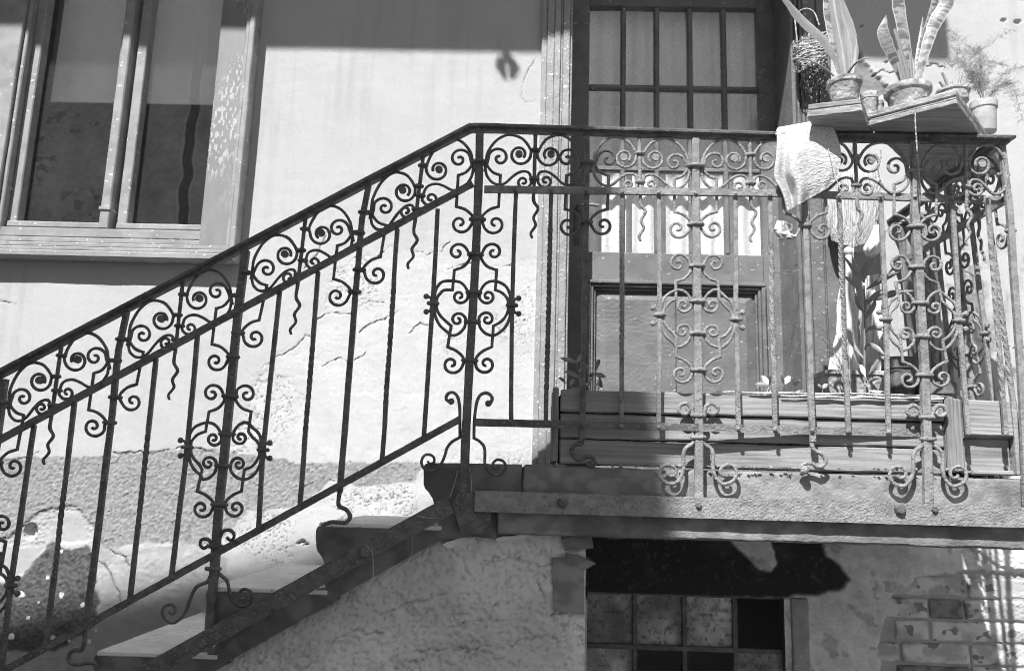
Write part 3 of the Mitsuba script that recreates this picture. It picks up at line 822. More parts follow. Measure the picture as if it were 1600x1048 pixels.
mcr = [[(690, 846), (720, 872), (735, 900)], [(760, 880), (800, 872), (840, 884), (880, 880)], [(600, 960), (640, 942), (690, 930)], [(700, 980), (760, 965), (780, 940)], [(520, 1000), (560, 985), (600, 990)], [(840, 900), (850, 940)],
       [(640, 1020), (700, 1010), (770, 1022)], [(800, 1010), (850, 990), (880, 1000)], [(860, 960), (900, 955)]]
k = np.clip(1 - line_dist(mcr, MX, MZ, 0.014, 70, 2.36) / (0.001 + 0.0045 * a9), 0, 1)
md -= 0.006 * k
mc *= 1 - 0.2 * np.clip(k * 1.5, 0, 1)  # shade inside the masonry cracks, also put into the colour
dk = np.clip((meshkit.fbm(MQ * 3.2 + 8, 3, 68) - 0.52) / 0.12, 0, 1)
mc = np.clip(mc * (1 - 0.18 * dk) * (0.92 + 0.16 * a230), 0.05, 0.8)
ii, jj = np.meshgrid(np.arange(len(ms) - 1), np.arange(nzm - 1), indexing='ij')
mq = np.stack([ii * nzm + jj, (ii + 1) * nzm + jj, (ii + 1) * nzm + jj + 1, ii * nzm + jj + 1], -1).reshape(-1, 4)
obj('masonry', (np.stack([MX, 2.365 - md, MZ], -1).reshape(-1, 3), mq), 'm_plaster', ST_, smooth=True, color=np.repeat(mc.reshape(-1, 1), 3, 1))
obj('masonry_core', prism([(-6, 0.0), (XM - 0.004, 0.0), (XM - 0.004, zat(915, 841, 2.36)), (at(776, 846, 2.36)[0], zat(776, 846, 2.36)), (at(690, 850, 2.36)[0], zat(690, 850, 2.36)), (at(340, 1050, 2.36)[0], zat(340, 1050, 2.36)), (-1.6, 0.3), (-6, 0.2)], 2.385, YW + 0.03), 'm_slab', ST_)
for pts, y0 in (([(690, 850), (739, 832), (743, 846), (701, 858)], 2.338), ([(774, 840), (800, 836), (829, 833), (827, 838), (776, 846)], 2.335), ([(878, 842), (905, 836), (926, 838), (928, 856), (884, 860)], 2.345),
                ([(884, 864), (905, 868), (932, 882), (914, 890), (886, 880)], 2.35), ([(862, 872), (885, 870), (912, 892), (914, 960), (866, 955)], 2.352)):
    obj('loose_stone', roughen(prism(xz(pts, 2.34), y0, y0 + 0.16), 0.004, 40, 0.012, len(scene)), 'm_tread' if y0 < 2.34 else 'm_slab', ST_, smooth=30)
# iron stringer and band with their bolts
ang = ats([(704, 788), (180, 1077)], 2.285)
flat = lambda h, t: np.array([[-h, -t], [h, -t], [h, t], [-h, t]])
obj('stringer', roughen(sweep(ang, flat(0.0235, 0.006)), 0.0012, 30, 0.03, 5), 'm_iron', ST_, smooth=30)
zt_, zb_ = zat(1000, 773.5, 2.275), zat(1000, 806.5, 2.275)
xb0 = at(742, 785, 2.28)[0]
obj('iron_band', roughen(cat_(box(xb0, XEND + 0.02, 2.274, 2.287, zb_, zt_), box(xb0, XEND + 0.02, 2.2871, 2.326, zt_ - 0.012, zt_ - 0.001)), 0.0013, 34, 0.025, 6), 'm_iron_flaked_lit', ST_, smooth=30)
obj('bracket', roughen(cat_(prism(xz([(716, 770), (742, 770), (748, 786), (764, 786), (768, 812), (752, 834), (722, 834), (712, 806), (708, 786)], 2.29), 2.284, 2.33)), 0.003, 40, 0.012, 7), 'm_iron', ST_, smooth=30)


def bolt(x, y, r, Y, key='bolt', sides=6):
    c_ = at(x, y, Y)
    rr_ = r * Y / F
    m = trimesh.creation.revolve(np.array([[0, 0], [rr_, 0], [rr_, 0.5 * rr_], [rr_ * 0.75, 0.85 * rr_], [0, rr_ * 0.95]]), sections=sides)
    m.apply_transform(trimesh.transformations.rotation_matrix(math.pi / 2, [1, 0, 0]))
    m.apply_translation(c_ + [0, 0, 0])
    return obj(key, m, 'm_iron', ST_, smooth=25)


for x, y, r, Y in ((879, 784.5, 8.5, 2.274), (1091, 789, 5, 2.274), (1405, 795, 8.5, 2.274), (1460, 796, 5, 2.274), (571, 863, 8, 2.279), (316, 1005, 7, 2.279)):
    bolt(x, y, r, Y, sides=8)
tag(ST_, 'outdoor stone stair with moulded steps rising to a landing edged by an iron band', 'staircase')

# ================================================================ the wrought iron railing
RL = 'railing'
MM = YR / F                                                 # metres per photograph pixel in the railing's plane


def fold(P):
    """beyond the corner the same drawing turns back to the wall"""
    P = np.array(P, float)
    over = P[:, 0] > XC
    P[over, 1] += P[over, 0] - XC
    P[over, 0] = XC
    return P


def shift(p, dxp):
    w = at(*p)
    return np.array(px([w[0] + dxp * MM, YR, w[2]]))


def ref_of(P):
    return (1, 0, 0) if P[:, 1].mean() > YR + 0.02 else (0, -1, 0)


def iron_by_sun(P):
    return 'm_iron_flaked_lit' if P[:, 0].mean() > 0.22 else 'm_iron'


def rod(name, pts, r=2.5, r_end=None, n=6, smooth_pts=True, sides=8, flatness=1.0):
    c2 = catmull(pts, n) if smooth_pts else np.asarray(pts, float)
    P = fold(ats(c2))
    jit = meshkit.noise(P * 70, 3) * 0.2 + 0.90
    s = jit * (np.linspace(1, r_end / r, len(P)) if r_end else 1)
    return obj(name, sweep(P, ring(sides, r * MM, r * MM * flatness), ref_of(P), scale=s), iron_by_sun(P), RL, smooth=True)


def spiral(c_, R0, R1, a0, turns, sgn, m=1, n=None):
    R0, turns = R0 * RNG.uniform(0.94, 1.05), turns + RNG.uniform(-0.07, 0.07)
    c_ = np.asarray(c_, float) + RNG.normal(0, 0.8, 2)
    n = n or int(18 * turns)
    t = np.linspace(0, 1, n)
    r = R0 + (R1 - R0) * (1 - (1 - t) ** 1.35)
    a = a0 + sgn * 2 * math.pi * turns * t
    return np.stack([c_[0] + m * r * np.cos(a), c_[1] + r * np.sin(a)], 1)


def off(a, lst, m):
    return [(a[0] + m * x, a[1] + y) for x, y in lst]


def curve(*parts):
    out = []
    for p in parts:
        out += [tuple(q) for q in np.asarray(p, float).reshape(-1, 2)]
    return out


def smooth_rod(name, pts, **k):
    return rod(name, pts, n=3, **k)


def collar(p, w=13.0, h=3.0, dep=0.75):
    c_ = fold(at(*p)[None])[0]
    R, hh = w * MM, h * MM
    th = np.linspace(-math.pi / 2, math.pi / 2, 9)
    prof = np.vstack([[[0.0, -hh]], np.stack([R - hh + hh * np.cos(th), hh * np.sin(th)], 1), [[0.0, hh]]])
    m = trimesh.creation.revolve(prof, sections=22)
    V = np.array(m.vertices)
    V = V * ([1, dep, 1] if c_[1] < YR + 0.02 else [dep, 1, 1])
    V = V + 0.0008 * (meshkit.noise(V * 120 + c_ * 50, 4) - 0.5)[:, None] * np.sign(V)
    m = trimesh.Trimesh(V + c_, m.faces, process=False)
    return obj('collar', m, 'm_iron_flaked_lit' if c_[0] > 0.22 else 'm_iron', RL, smooth=40)


def ball(p, r, squash=0.8):
    c_ = fold(at(*p)[None])[0]
    m = trimesh.creation.icosphere(2, r * MM)
    m = trimesh.Trimesh(m.vertices * ([1, squash, 1] if c_[1] < YR + 0.02 else [squash, 1, 1]) + c_, m.faces, process=False)
    return obj('knob', m, 'm_iron_flaked_lit' if c_[0] > 0.22 else 'm_iron', RL, smooth=True)


def lyre(A, B, m):
    A, B = np.array(A, float), np.array(B, float)
    s1 = spiral(A + [32 * m, -6], 17.5, 2.6, math.pi, 1.35, +1, m)[::-1]
    s2 = spiral(B + [27 * m, 6], 18, 2.6, math.pi, 1.35, -1, m)
    c1, c2 = off(A, [(33, 20)], m), off(B, [(33, -20)], m)
    smooth_rod('scroll', curve(s1[:-1], off(A, [(13.5, -3), (12, 3), (15, 9), (22, 16)], m), c1, c1, c2, c2, off(B, [(20, -16), (10, -8), (6, -1), (8, 5)], m), s2[1:]))


def big_arc(A, P, m, bump_=0.0):
    A, P = np.array(A, float), np.array(P, float)
    e_ = P - (A + [87 * m, -19.5])
    pts = []
    for x, y in ((8, 14), (10, 5), (11, -4), (13, -15), (20, -27), (30, -37), (46, -43.5), (64.5, -39), (75, -29), (81, -18)):
        t = x / 87
        pts.append((A[0] + m * x + e_[0] * t, A[1] + y + e_[1] * t + bump_ * math.sin(math.pi * t)))
    s = spiral(P + [-24 * m, 7], 18.5, 8, -0.10, 1.12, +1, m)
    smooth_rod('scroll', curve(pts, s))
    c_ = fold(at(*(P + [-25 * m, 6]))[None])[0]
    cy = trimesh.creation.cylinder(6.2 * MM, 0.009, sections=20)
    if c_[1] < YR + 0.02:
        cy.apply_transform(trimesh.transformations.rotation_matrix(math.pi / 2, [1, 0, 0]))
    else:
        cy.apply_transform(trimesh.transformations.rotation_matrix(math.pi / 2, [0, 1, 0]))
    cy.apply_translation(c_)
    obj('scroll_eye', cy, 'm_iron_flaked_lit' if c_[0] > 0.22 else 'm_iron', RL, smooth=40)


def low_arc(A, P, m):
    A, P = np.array(A, float), np.array(P, float)
    e_ = P - (A + [86 * m, 26])
    pts = []
    for x, y in ((9, 5), (10, 12), (12, 21), (20, 31), (31, 35), (41, 32), (51, 23), (62, 15.5), (72, 14), (79, 18)):
        t = max(0, (x - 8) / 78)
        pts.append((A[0] + m * x + e_[0] * t, A[1] + y + e_[1] * t))
    s = spiral(P + [-17 * m, 4], 13.5, 2.2, -0.3, 1.4, +1, m)
    smooth_rod('scroll', curve(pts, s[1:]), r=2.4)


def ring_half(C_, D_, E_, F_, S_, m):
    C_, D_, E_, F_, S_ = (np.array(v, float) for v in (C_, D_, E_, F_, S_))
    s1 = spiral(C_ + [28 * m, -3], 17, 2.6, math.pi, 1.35, +1, m)[::-1]
    c1, c2 = off(C_, [(33, 24)], m), off(D_, [(33.5, -4)], m)
    smooth_rod('scroll', curve(s1[:-1], off(C_, [(10, -1), (9, 6), (18, 18)], m), c1, c1, c2, c2, [(S_[0] - 17 * m, S_[1] - 20.5), (S_[0] - 11 * m, S_[1] - 15), (S_[0] - 6.7 * m, S_[1] - 9), (S_[0] - 5 * m, S_[1] + 2)]))
    s2 = spiral(D_ + [22 * m, 5.5], 12.5, 2.4, math.pi * 0.97, 1.35, -1, m)
    smooth_rod('scroll', curve([(S_[0] - 4 * m, S_[1] + 2), (S_[0] - 2.6 * m, S_[1] - 8), (S_[0] - 3.4 * m, S_[1] - 17.5), (S_[0] - 8 * m, S_[1] - 27.5), (S_[0] - 16 * m, S_[1] - 34.3)], off(D_, [(31, -18), (19, -14.5), (11, -4)], m), s2))
    s3 = spiral(E_ + [23 * m, -3], 12.5, 2.4, -math.pi * 0.97, 1.35, +1, m)
    smooth_rod('scroll', curve([(S_[0] - 4 * m, S_[1] - 2), (S_[0] - 3 * m, S_[1] + 10), (S_[0] - 4.5 * m, S_[1] + 22), (S_[0] - 11 * m, S_[1] + 34.6), (S_[0] - 21 * m, S_[1] + 43.5)], off(E_, [(32, 21), (21, 18), (12, 8)], m), s3))
    s4 = spiral(F_ + [27 * m, 5], 17, 2.6, math.pi, 1.35, -1, m)
    c3, c4 = off(E_, [(33, 6)], m), off(F_, [(34.5, -21)], m)
    smooth_rod('scroll', curve([(S_[0] - 5 * m, S_[1] + 2), (S_[0] - 6.7 * m, S_[1] + 10), (S_[0] - 11 * m, S_[1] + 18.5), (S_[0] - 18.6 * m, S_[1] + 26.5)], c3, c3, c4, c4, off(F_, [(22, -15.5), (12, -7), (9, 1)], m), s4[1:]))
    for y in (-11, 13):
        ball((S_[0] + 10.5 * m, S_[1] + y), 4.6)
        rod('knob_stem', [(S_[0] + 2 * m, S_[1] + y * 0.2), (S_[0] + 4 * m, S_[1] + y * 0.8), (S_[0] + 9 * m, S_[1] + y)], r=2.2)


def bar(name, pts, w, twist=None, n=26):
    """square bar through the points; twist = (start, end, turns) along its length"""
    q = np.asarray(pts, float)
    l = np.concatenate([[0], np.cumsum(np.linalg.norm(np.diff(q, axis=0), axis=1))])
    t = np.linspace(0, l[-1], n if not twist else 90)
    c2 = np.stack([np.interp(t, l, q[:, k]) for k in (0, 1)], 1)
    P = fold(ats(c2))
    P += 0.0028 * (np.stack([meshkit.noise(P * 8 + 3 * k, 5) for k in range(3)], 1) - 0.5)
    h = w * MM / 2
    c_ = 0.25 * h
    sec = np.array([[-h, -h + c_], [-h + c_, -h], [h - c_, -h], [h, -h + c_], [h, h - c_], [h - c_, h], [-h + c_, h], [-h, h - c_]])
    tw = None
    if twist:
        u = np.clip((t / l[-1] - twist[0]) / (twist[1] - twist[0]), 0, 1)
        tw = u * twist[2] * 2 * math.pi
    s = 0.95 + 0.12 * meshkit.noise(P * 40, 6)
    return obj(name, sweep(P, sec, ref_of(P), scale=s, twist=tw, mitre=False), iron_by_sun(P), RL, smooth=35)


# ---- rails
def rail(name, pts, h, t, dy=-0.008, mat=None):
    P = fold(ats(pts))
    P[:, 1] += np.where(P[:, 0] < XC - 1e-6, dy, 0)
    m = roughen(sweep(P, flat(h, t), ref_of(P)), 0.0009, 38, 0.02, len(scene))
    return obj(name, m, mat or iron_by_sun(P), RL, smooth=30)


def extend(p, dxp):
    q = shift(p, dxp)
    return (q[0], q[1])


WALLX = (YW - 0.01 - YR) / MM                               # drawing pixels from the corner to the wall
rail('mid_rail', [(-60, 721), (739, 288.5)], 0.0092, 0.006)
rail('bottom_rail', [(-60, 1084), (719, 655)], 0.0092, 0.006)
for a, bb in (((757, 297.5), (1200, 303.5)), ((1200, 303.5), (1589, 309.5))):
    rail('mid_rail', [a, bb], 0.0100, 0.006)
rail('bottom_rail', [(742, 660), (1090, 668)], 0.0102, 0.006)
rail('bottom_rail', [(1090, 668), (1640, 679)], 0.0102, 0.006)
pz = at(1583, 309.5)
bz = at(1583, 677.5)
obj('mid_rail', roughen(sweep(np.array([[XC, YR + 0.002, pz[2]], [XC, YW + 0.03, pz[2]]]), flat(0.0100, 0.006), (1, 0, 0)), 0.0009, 38, 0.02, 3), 'm_iron_flaked_lit', RL, smooth=30)
obj('bottom_rail', roughen(sweep(np.array([[XC, YR + 0.002, bz[2]], [XC, YW + 0.03, bz[2]]]), flat(0.0100, 0.006), (1, 0, 0)), 0.0009, 38, 0.02, 3), 'm_iron_flaked_lit', RL, smooth=30)
# handrail: one moulded length up the flight, round the knee and back to the wall at the corner
HP = ats([(-80, 626), (735, 200.5), (752, 200.5), (1200, 213.5)])
cz_ = at(1583, 219.5)
HP = np.vstack([HP, [XC, YR, cz_[2]], [XC, YW + 0.03, cz_[2]]])
th = np.linspace(0, math.pi, 9)
prof = np.vstack([np.stack([0.023 * np.cos(th), 0.004 + 0.0075 * np.sin(th)], 1), [[-0.022, -0.002], [-0.011, -0.004], [-0.011, -0.0115], [0.011, -0.0115], [0.011, -0.004], [0.022, -0.002]]])
sideP, upP = prof[:, 0], prof[:, 1]


def handrail(P, w=1.0):
    P = np.asarray(P, float)
    seg = np.diff(P, axis=0)
    seg /= np.linalg.norm(seg, axis=1, keepdims=True)
    V = []
    for k in range(len(P)):
        a = seg[max(k - 1, 0)]
        b = seg[min(k, len(seg) - 1)]
        sa, sb = np.cross(a, [0, 0, 1.0]), np.cross(b, [0, 0, 1.0])
        sa, sb = sa / np.linalg.norm(sa), sb / np.linalg.norm(sb)
        s = sa + sb
        s /= max(np.linalg.norm(s), 1e-9)
        s = s / max(s @ sa, 0.3)
        t = a + b
        t /= np.linalg.norm(t)
        u = np.cross(s / np.linalg.norm(s), t)
        u = u / max(u @ np.cross(sa, a), 0.5)
        V.append(P[k] + w * sideP[:, None] * s + upP[:, None] * u)
    V, kk, n = np.array(V), len(prof), len(P)
    i, j = np.meshgrid(np.arange(n - 1), np.arange(kk), indexing='ij')
    q = np.stack([i * kk + j, (i + 1) * kk + j, (i + 1) * kk + (j + 1) % kk, i * kk + (j + 1) % kk], -1).reshape(-1, 4)
    m = trimesh.Trimesh(np.vstack([V.reshape(-1, 3), P[:1], P[-1:]]), np.vstack([q[:, [0, 1, 2]], q[:, [0, 2, 3]], [[n * kk, jj_, (jj_ + 1) % kk] for jj_ in range(kk)], [[n * kk + 1, (n - 1) * kk + (jj_ + 1) % kk, (n - 1) * kk + jj_] for jj_ in range(kk)]]), process=False)
    if m.volume < 0:
        m.invert()
    return m


obj('handrail', roughen(handrail(HP), 0.0007, 30, 0.03, 9), 'm_iron', RL, smooth=40)

# ---- collars' places measured on the photograph: R and L for what leaves to the right and the left of a post
P0, S0, P1, SS, P2 = ({'AR': (4, 628.5), 'AL': (-9, 664), 'BR': (-6, 722), 'BL': (-15, 757)}, {'AR': (191, 530), 'AL': (179.6, 563), 'BR': (180.4, 620.5), 'BL': (171.5, 660)},
                      {'AR': (384, 426), 'AL': (371, 462), 'BR': (372, 520), 'BL': (364, 557.5)}, {'AR': (570, 332), 'AL': (560, 364), 'BR': (561.6, 421.6), 'BL': (554, 456)}, {'AR': (749, 254), 'AL': (749, 254), 'BR': (746, 343), 'BL': (746, 343)})


def one(A, B):
    return {'AR': A, 'AL': A, 'BR': B, 'BL': B}


S1, P3, S2, P4 = one((918, 254.5), (916, 347)), one((1086.5, 260), (1087, 351)), one((1255, 263), (1258, 353)), one((1430, 268), (1430, 355))
KC = one((1583, 270), (1583, 360))
P5 = one(shift(KC['AR'], 172), shift(KC['BR'], 172))
S5 = one(shift(KC['AR'], 344), shift(KC['BR'], 344))
pend = lambda u, l: {'UL': u, 'UR': u, 'LL': l, 'LR': l}
TA = {'UL': (87, 588), 'UR': (96, 555.5), 'LL': (83, 632.5), 'LR': (89, 610)}
TB = {'UL': (277, 492), 'UR': (286.6, 460), 'LL': (275.8, 531), 'LR': (280.6, 509)}
TC = {'UL': (470, 391), 'UR': (477, 358), 'LL': (467, 429), 'LR': (473, 407)}
TD = {'UL': (654, 291), 'UR': (661, 259), 'LL': (651, 327), 'LR': (657, 306)}
T1, T2, T3, T4, T5 = pend((836, 235), (834.8, 280)), pend((999.5, 240), (1000.3, 284.6)), pend((1172, 242), (1173, 286.6)), pend((1336.5, 245), (1338.4, 290)), pend((1509, 250), (1510, 292))
T6, T7 = pend(shift((1583, 251), 86), shift((1583, 293), 86)), pend(shift((1583, 251), 258), shift((1583, 293), 258))

for post, pd, slope in ((P0, TA, 1), (S0, TB, 1), (P1, TC, 1), (SS, TD, 1), (P2, T1, 0), (S1, T2, 0), (P3, T3, 0), (S2, T4, 0), (P4, T5, 0), (KC, T6, 0), (P5, T7, 0)):
    big_arc(post['AR'], pd['UL'], 1, -7 if slope else 0)
    low_arc(post['AR'], pd['LL'], 1)
    lyre(post['AR'], post['BR'], 1)
for post, pd, slope in ((S0, TA, 1), (P1, TB, 1), (SS, TC, 1), (P2, TD, 1), (S1, T1, 0), (P3, T2, 0), (S2, T3, 0), (P4, T4, 0), (KC, T5, 0), (P5, T6, 0)):
    big_arc(post['AL'], pd['UR'], -1, -6 if slope else 0)
    low_arc(post['AL'], pd['LR'], -1)
    if post is not KC:
        lyre(post['AL'], post['BL'], -1)
for post in (P0, S0, P1, SS):
    for k_ in ('AR', 'AL', 'BR', 'BL'):
        collar((post[k_][0], post[k_][1]), 11.5)
for post, w in ((P2, 16), (S1, 13), (P3, 16), (S2, 13), (P4, 16), (KC, 11), (P5, 16)):
    collar(post['AR'], w)
    collar(post['BR'], w - 1.5)
tails = {}
for pd, slope, up, mid in ((TA, 1, 25, 22), (TB, 1, 22, 22), (TC, 1, 22, 22), (TD, 1, 22, 22), (T1, 0, 30, 0), (T2, 0, 30, 0), (T3, 0, 30, 0), (T4, 0, 30, 0), (T5, 0, 30, 0), (T6, 0, 30, 0), (T7, 0, 30, 0)):
    for k_ in (('UL', 'UR', 'LL', 'LR') if slope else ('UL', 'LL')):
        collar(pd[k_], 9.0, 2.8)
    u, l = np.array(pd['UL'], float), np.array(pd['LL'], float)
    if slope:
        u = (u + np.array(pd['UR'])) / 2
    ax = (l - u) / np.linalg.norm(l - u)
    d0 = ax * (18 if slope else 16)
    topp = u - ax * (34 if slope else 24)
    q = [topp, u, l, l + d0, l + d0 + ax * 18]
    sl = 1 if slope else -1
    wig = [(7, 30), (0.5, 44), (4, 56), (-3, 68), (-1, 76)]
    nrm = np.array([-ax[1], ax[0]]) * -1
    q += [l + d0 + ax * y + nrm * x * (1 if slope else 1.0) for x, y in wig]
    rod('pendant', q, r=3.4, r_end=2.2, n=8)
for (C_, D_, E_, F_, L_, R_) in (((-24, 822), (-30, 882), (-37, 933), (-44, 995), (-100, 905), (17, 914)), ((359.5, 619), (354.7, 677.8), (348.7, 727.5), (342.7, 788), (292.6, 698.6), (411, 702.6)),
                               ((743, 398), (740.5, 457), (738, 503), (734, 563), (676.5, 474), (800, 477)), ((1089, 416), (1090, 471), (1090, 521), (1091, 578), (1031, 492), (1150, 499)),
                               ((1432.5, 418), (1438, 474), (1440, 526), (1445, 586), (1384, 499), (1498.6, 501))):
    ring_half(C_, D_, E_, F_, R_, 1)
    if L_[0] > -50:
        ring_half(C_, D_, E_, F_, L_, -1)
    for q in (C_, D_, E_, F_):
        if q[0] > -20:
            collar(q, 14)
    for q in (L_, R_):
        if q[0] > -20:
            collar(q, 10.5)
R5 = [shift((1583, y), 172) for y in (421, 476, 527, 585)]
for m_ in (1, -1):
    ring_half(*R5, shift((1583, 502), 172 + 62 * m_), m_)
    collar(shift((1583, 502), 172 + 62 * m_), 10.5)
for q in R5:
    collar(q, 14)

# ---- posts
bar('post', [(750, 203), (746, 343), (740.5, 457), (734, 563), (727, 700), (723, 800)], 13)
bar('post', [(384, 392), (372, 490), (359.5, 619), (342.7, 788), (327, 990)], 12)
bar('post', [(6, 592), (-24, 822), (-52, 1060)], 12)
bar('post', [(1086, 216), (1087, 351), (1090, 500), (1091, 578), (1092, 778)], 12.5)
bar('post', [(1429, 218), (1430, 355), (1438, 474), (1445, 586), (1448, 690), (1450, 786)], 12.5)
bar('corner_post', [(1577, 219), (1577.5, 330), (1589, 500), (1597, 620), (1604, 790)], 9.5)
q = [shift((1583, y), 172) for y in (220, 420, 690, 790)]
bar('post', q, 12.5)
# ---- balusters
bal = [([(684, 327), (676, 474), (662, 686)], None), ([(621, 358), (596.5, 724)], (0.25, 0.75, 4)), ([(497, 425), (468, 798)], (0.3, 0.7, 3)), ([(437, 453), (411, 702.6), (404, 830)], None),
       ([(309, 524), (292.6, 698.6), (268, 899)], None), ([(244, 560), (203, 938)], (0.3, 0.7, 3)), ([(116, 628), (72, 1011)], (0.3, 0.7, 3)), ([(53, 664), (17, 914), (1, 1052)], None),
       ([(806, 302), (800, 477), (799, 661)], None), ([(861, 302), (853, 663)], (0.15, 0.85, 6)), ([(972, 303), (971, 666)], (0.3, 0.7, 3)), ([(1029, 304), (1031, 492), (1029, 668)], None),
       ([(1149, 306), (1150, 499), (1154, 671)], None), ([(1203, 307), (1211, 673)], (0.2, 0.7, 3)), ([(1311, 309), (1325, 675)], (0.15, 0.7, 5)), ([(1376, 310), (1384, 499), (1388, 677)], None),
       ([(1488, 312), (1498.6, 501), (1513, 679)], None), ([(1543, 312), (1572, 680)], (0.1, 0.85, 4))]
for pts, tw in bal:
    bar('baluster', pts, 6.8, tw)
for dxp in (172 - 62, 172 + 62, 172 + 118, 172 - 118):
    bar('baluster', [shift((1583, 310), dxp), shift((1583, 676), dxp)], 7.2, None if abs(dxp - 172) == 62 else (0.2, 0.8, 4))
# intermediate posts that end in a curled foot
bar('baluster', [(577, 285), (565, 345), (557.5, 440), (531, 768)], 8.6)
bar('baluster', [(198, 487), (185, 548), (176, 640), (134, 984)], 8.6)
bar('baluster', [(917.5, 208), (916, 347), (909, 690)], 8.6)
bar('baluster', [(1254, 216), (1258, 353), (1269.5, 690)], 8.6)
rod('foot', [(531.5, 764), (529, 788), (541, 796), (547, 807), (539.5, 816), (520, 815), (507, 819), (503, 824)], r=3.6, r_end=3.0)
rod('foot', [(134, 980), (129, 1012), (116, 1015), (108, 1022), (109, 1033), (120.6, 1037), (135, 1035), (147, 1035), (151, 1043)], r=3.6, r_end=3.0)
rod('foot', [(909.5, 684), (908, 692), (898, 695), (893, 703), (896, 712), (905, 718), (918.5, 713.5), (927.5, 716), (930, 724)], r=3.6, r_end=3.0)
ball((923.5, 725.5), 7, 0.9)
rod('foot', [(1269.5, 682), (1270, 700), (1285, 710), (1290, 721), (1281, 729), (1266, 723), (1254, 726), (1249, 733)], r=3.6, r_end=3.0)
ball((1257, 734), 7, 0.9)
# feet of the newel
rod('foot', [(703, 628), (697, 623), (700, 615), (708, 613), (715, 620), (718, 634), (718.5, 650), (718.5, 683), (718.5, 683), (707, 689.5), (698.8, 699), (695, 711.5), (690, 723), (682, 733), (671.5, 736), (662, 731), (658.5, 721), (663, 711.5), (671.5, 710), (678, 714.6), (678, 722), (671.5, 724), (668, 720)], r=2.7, r_end=2.0)
ball((705, 627), 5.2)
rod('foot', [(765, 632), (769, 622), (762, 614), (752, 616), (746, 625), (743, 640), (741, 660), (740.5, 684), (740.5, 684), (749, 689), (756.5, 698), (757.6, 711.5), (757.6, 724), (763, 735), (772, 742), (784, 740), (790, 729), (786, 720), (776.5, 718), (770, 724), (772, 731), (779, 732), (778, 727)], r=2.7, r_end=2.0)
ball((763, 630), 5.2)


def foot_pair(H, G, scale=1.0):
    H, G = np.array(H, float), np.array(G, float)
    collar(H, 13)
    collar(G, 13)
    for m_ in (1, -1):
        rod('scroll', off(H, [(6, 4), (9, -6), (13, -15), (21, -19), (29, -15), (30, -7), (22, -2), (15, -6), (18, -11)], m_), r=3.6, r_end=3.0)
        rod('foot', off(G, [(6, 6), (10, 11), (19, 17), (23, 26), (23, 37), (23, 49), (28, 64), (39, 73), (53, 69), (60, 58), (55, 45), (44, 43), (35, 50), (37, 59), (45, 60), (47, 55)], m_), r=3.4, r_end=2.4)


foot_pair((1091, 649), (1091, 683))
foot_pair((1448, 652), (1450, 686))
q = shift((1583, 652), 172), shift((1583, 686), 172)
foot_pair(*q)
collar((336, 853), 13)
collar((333, 888), 13)
rod('foot', [(328, 900), (323, 909), (307.6, 916), (298, 933), (290.5, 954), (279, 968), (266, 972), (254, 960), (256, 948), (268, 944), (274, 952), (270, 959), (264, 955)], r=2.9, r_end=2.1)
rod('foot', [(338, 890), (345, 898), (355, 908), (359, 927), (365, 940), (380, 947), (391, 940), (392, 925), (382, 920), (374, 925), (376, 935), (384, 933), (383, 928)], r=2.9, r_end=2.1)
rod('scroll', [(332, 858), (330, 848), (324, 842), (315, 843), (313, 851), (319, 856), (326, 851)], r=3.0, r_end=2.4)
rod('scroll', [(342, 856), (344, 838), (350, 829), (360, 828), (366, 836), (361, 844), (354, 839)], r=3.0, r_end=2.4)
# rivet heads along the flat bars
riv = [(805, 298), (861, 299), (916, 300), (972, 300), (1029, 301), (1087, 302), (1149, 303), (1203, 304), (1311, 306), (1376, 306.5), (1430, 307), (1488, 308), (1543, 309), (799, 661.5), (853, 663), (909, 664), (971, 665.5), (1029, 667), (1154, 669.5), (1211, 670.5), (1269, 672), (1325, 673), (1388, 674.5), (1513, 677), (1572, 678),
       (684, 318), (621, 352), (561, 385), (499, 419), (437, 452), (378, 484), (309, 521), (244, 557), (180, 591), (116, 626), (53, 660), (662, 686), (596.5, 722), (531, 758), (468, 793), (404, 828), (268, 903), (203, 939), (134, 977), (72, 1011)]
for x, y in riv:
    c_ = at(x, y, YR - 0.014)
    m = trimesh.creation.icosphere(1, 0.0062)
    m = trimesh.Trimesh(m.vertices * [1, 0.7, 1] + c_, m.faces, process=False)
    obj('rivet', m, 'm_iron_flaked_lit' if c_[0] > 0.22 else 'm_iron', RL, smooth=True)
tag(RL, 'wrought iron railing with scrollwork that climbs the stair and rounds the landing', 'railing')

# ================================================================ planters
def plank(key, parent, x0, x1, y0, y1, z0, z1, mat='m_plank', amp=0.0028, ch=0.004, seed=None):
    m = rough_box(x0, x1, y0, y1, z0, z1, 0.02, amp, 16, seed if seed is not None else len(scene), ch)
    return obj(key, m, mat, parent, smooth=30)


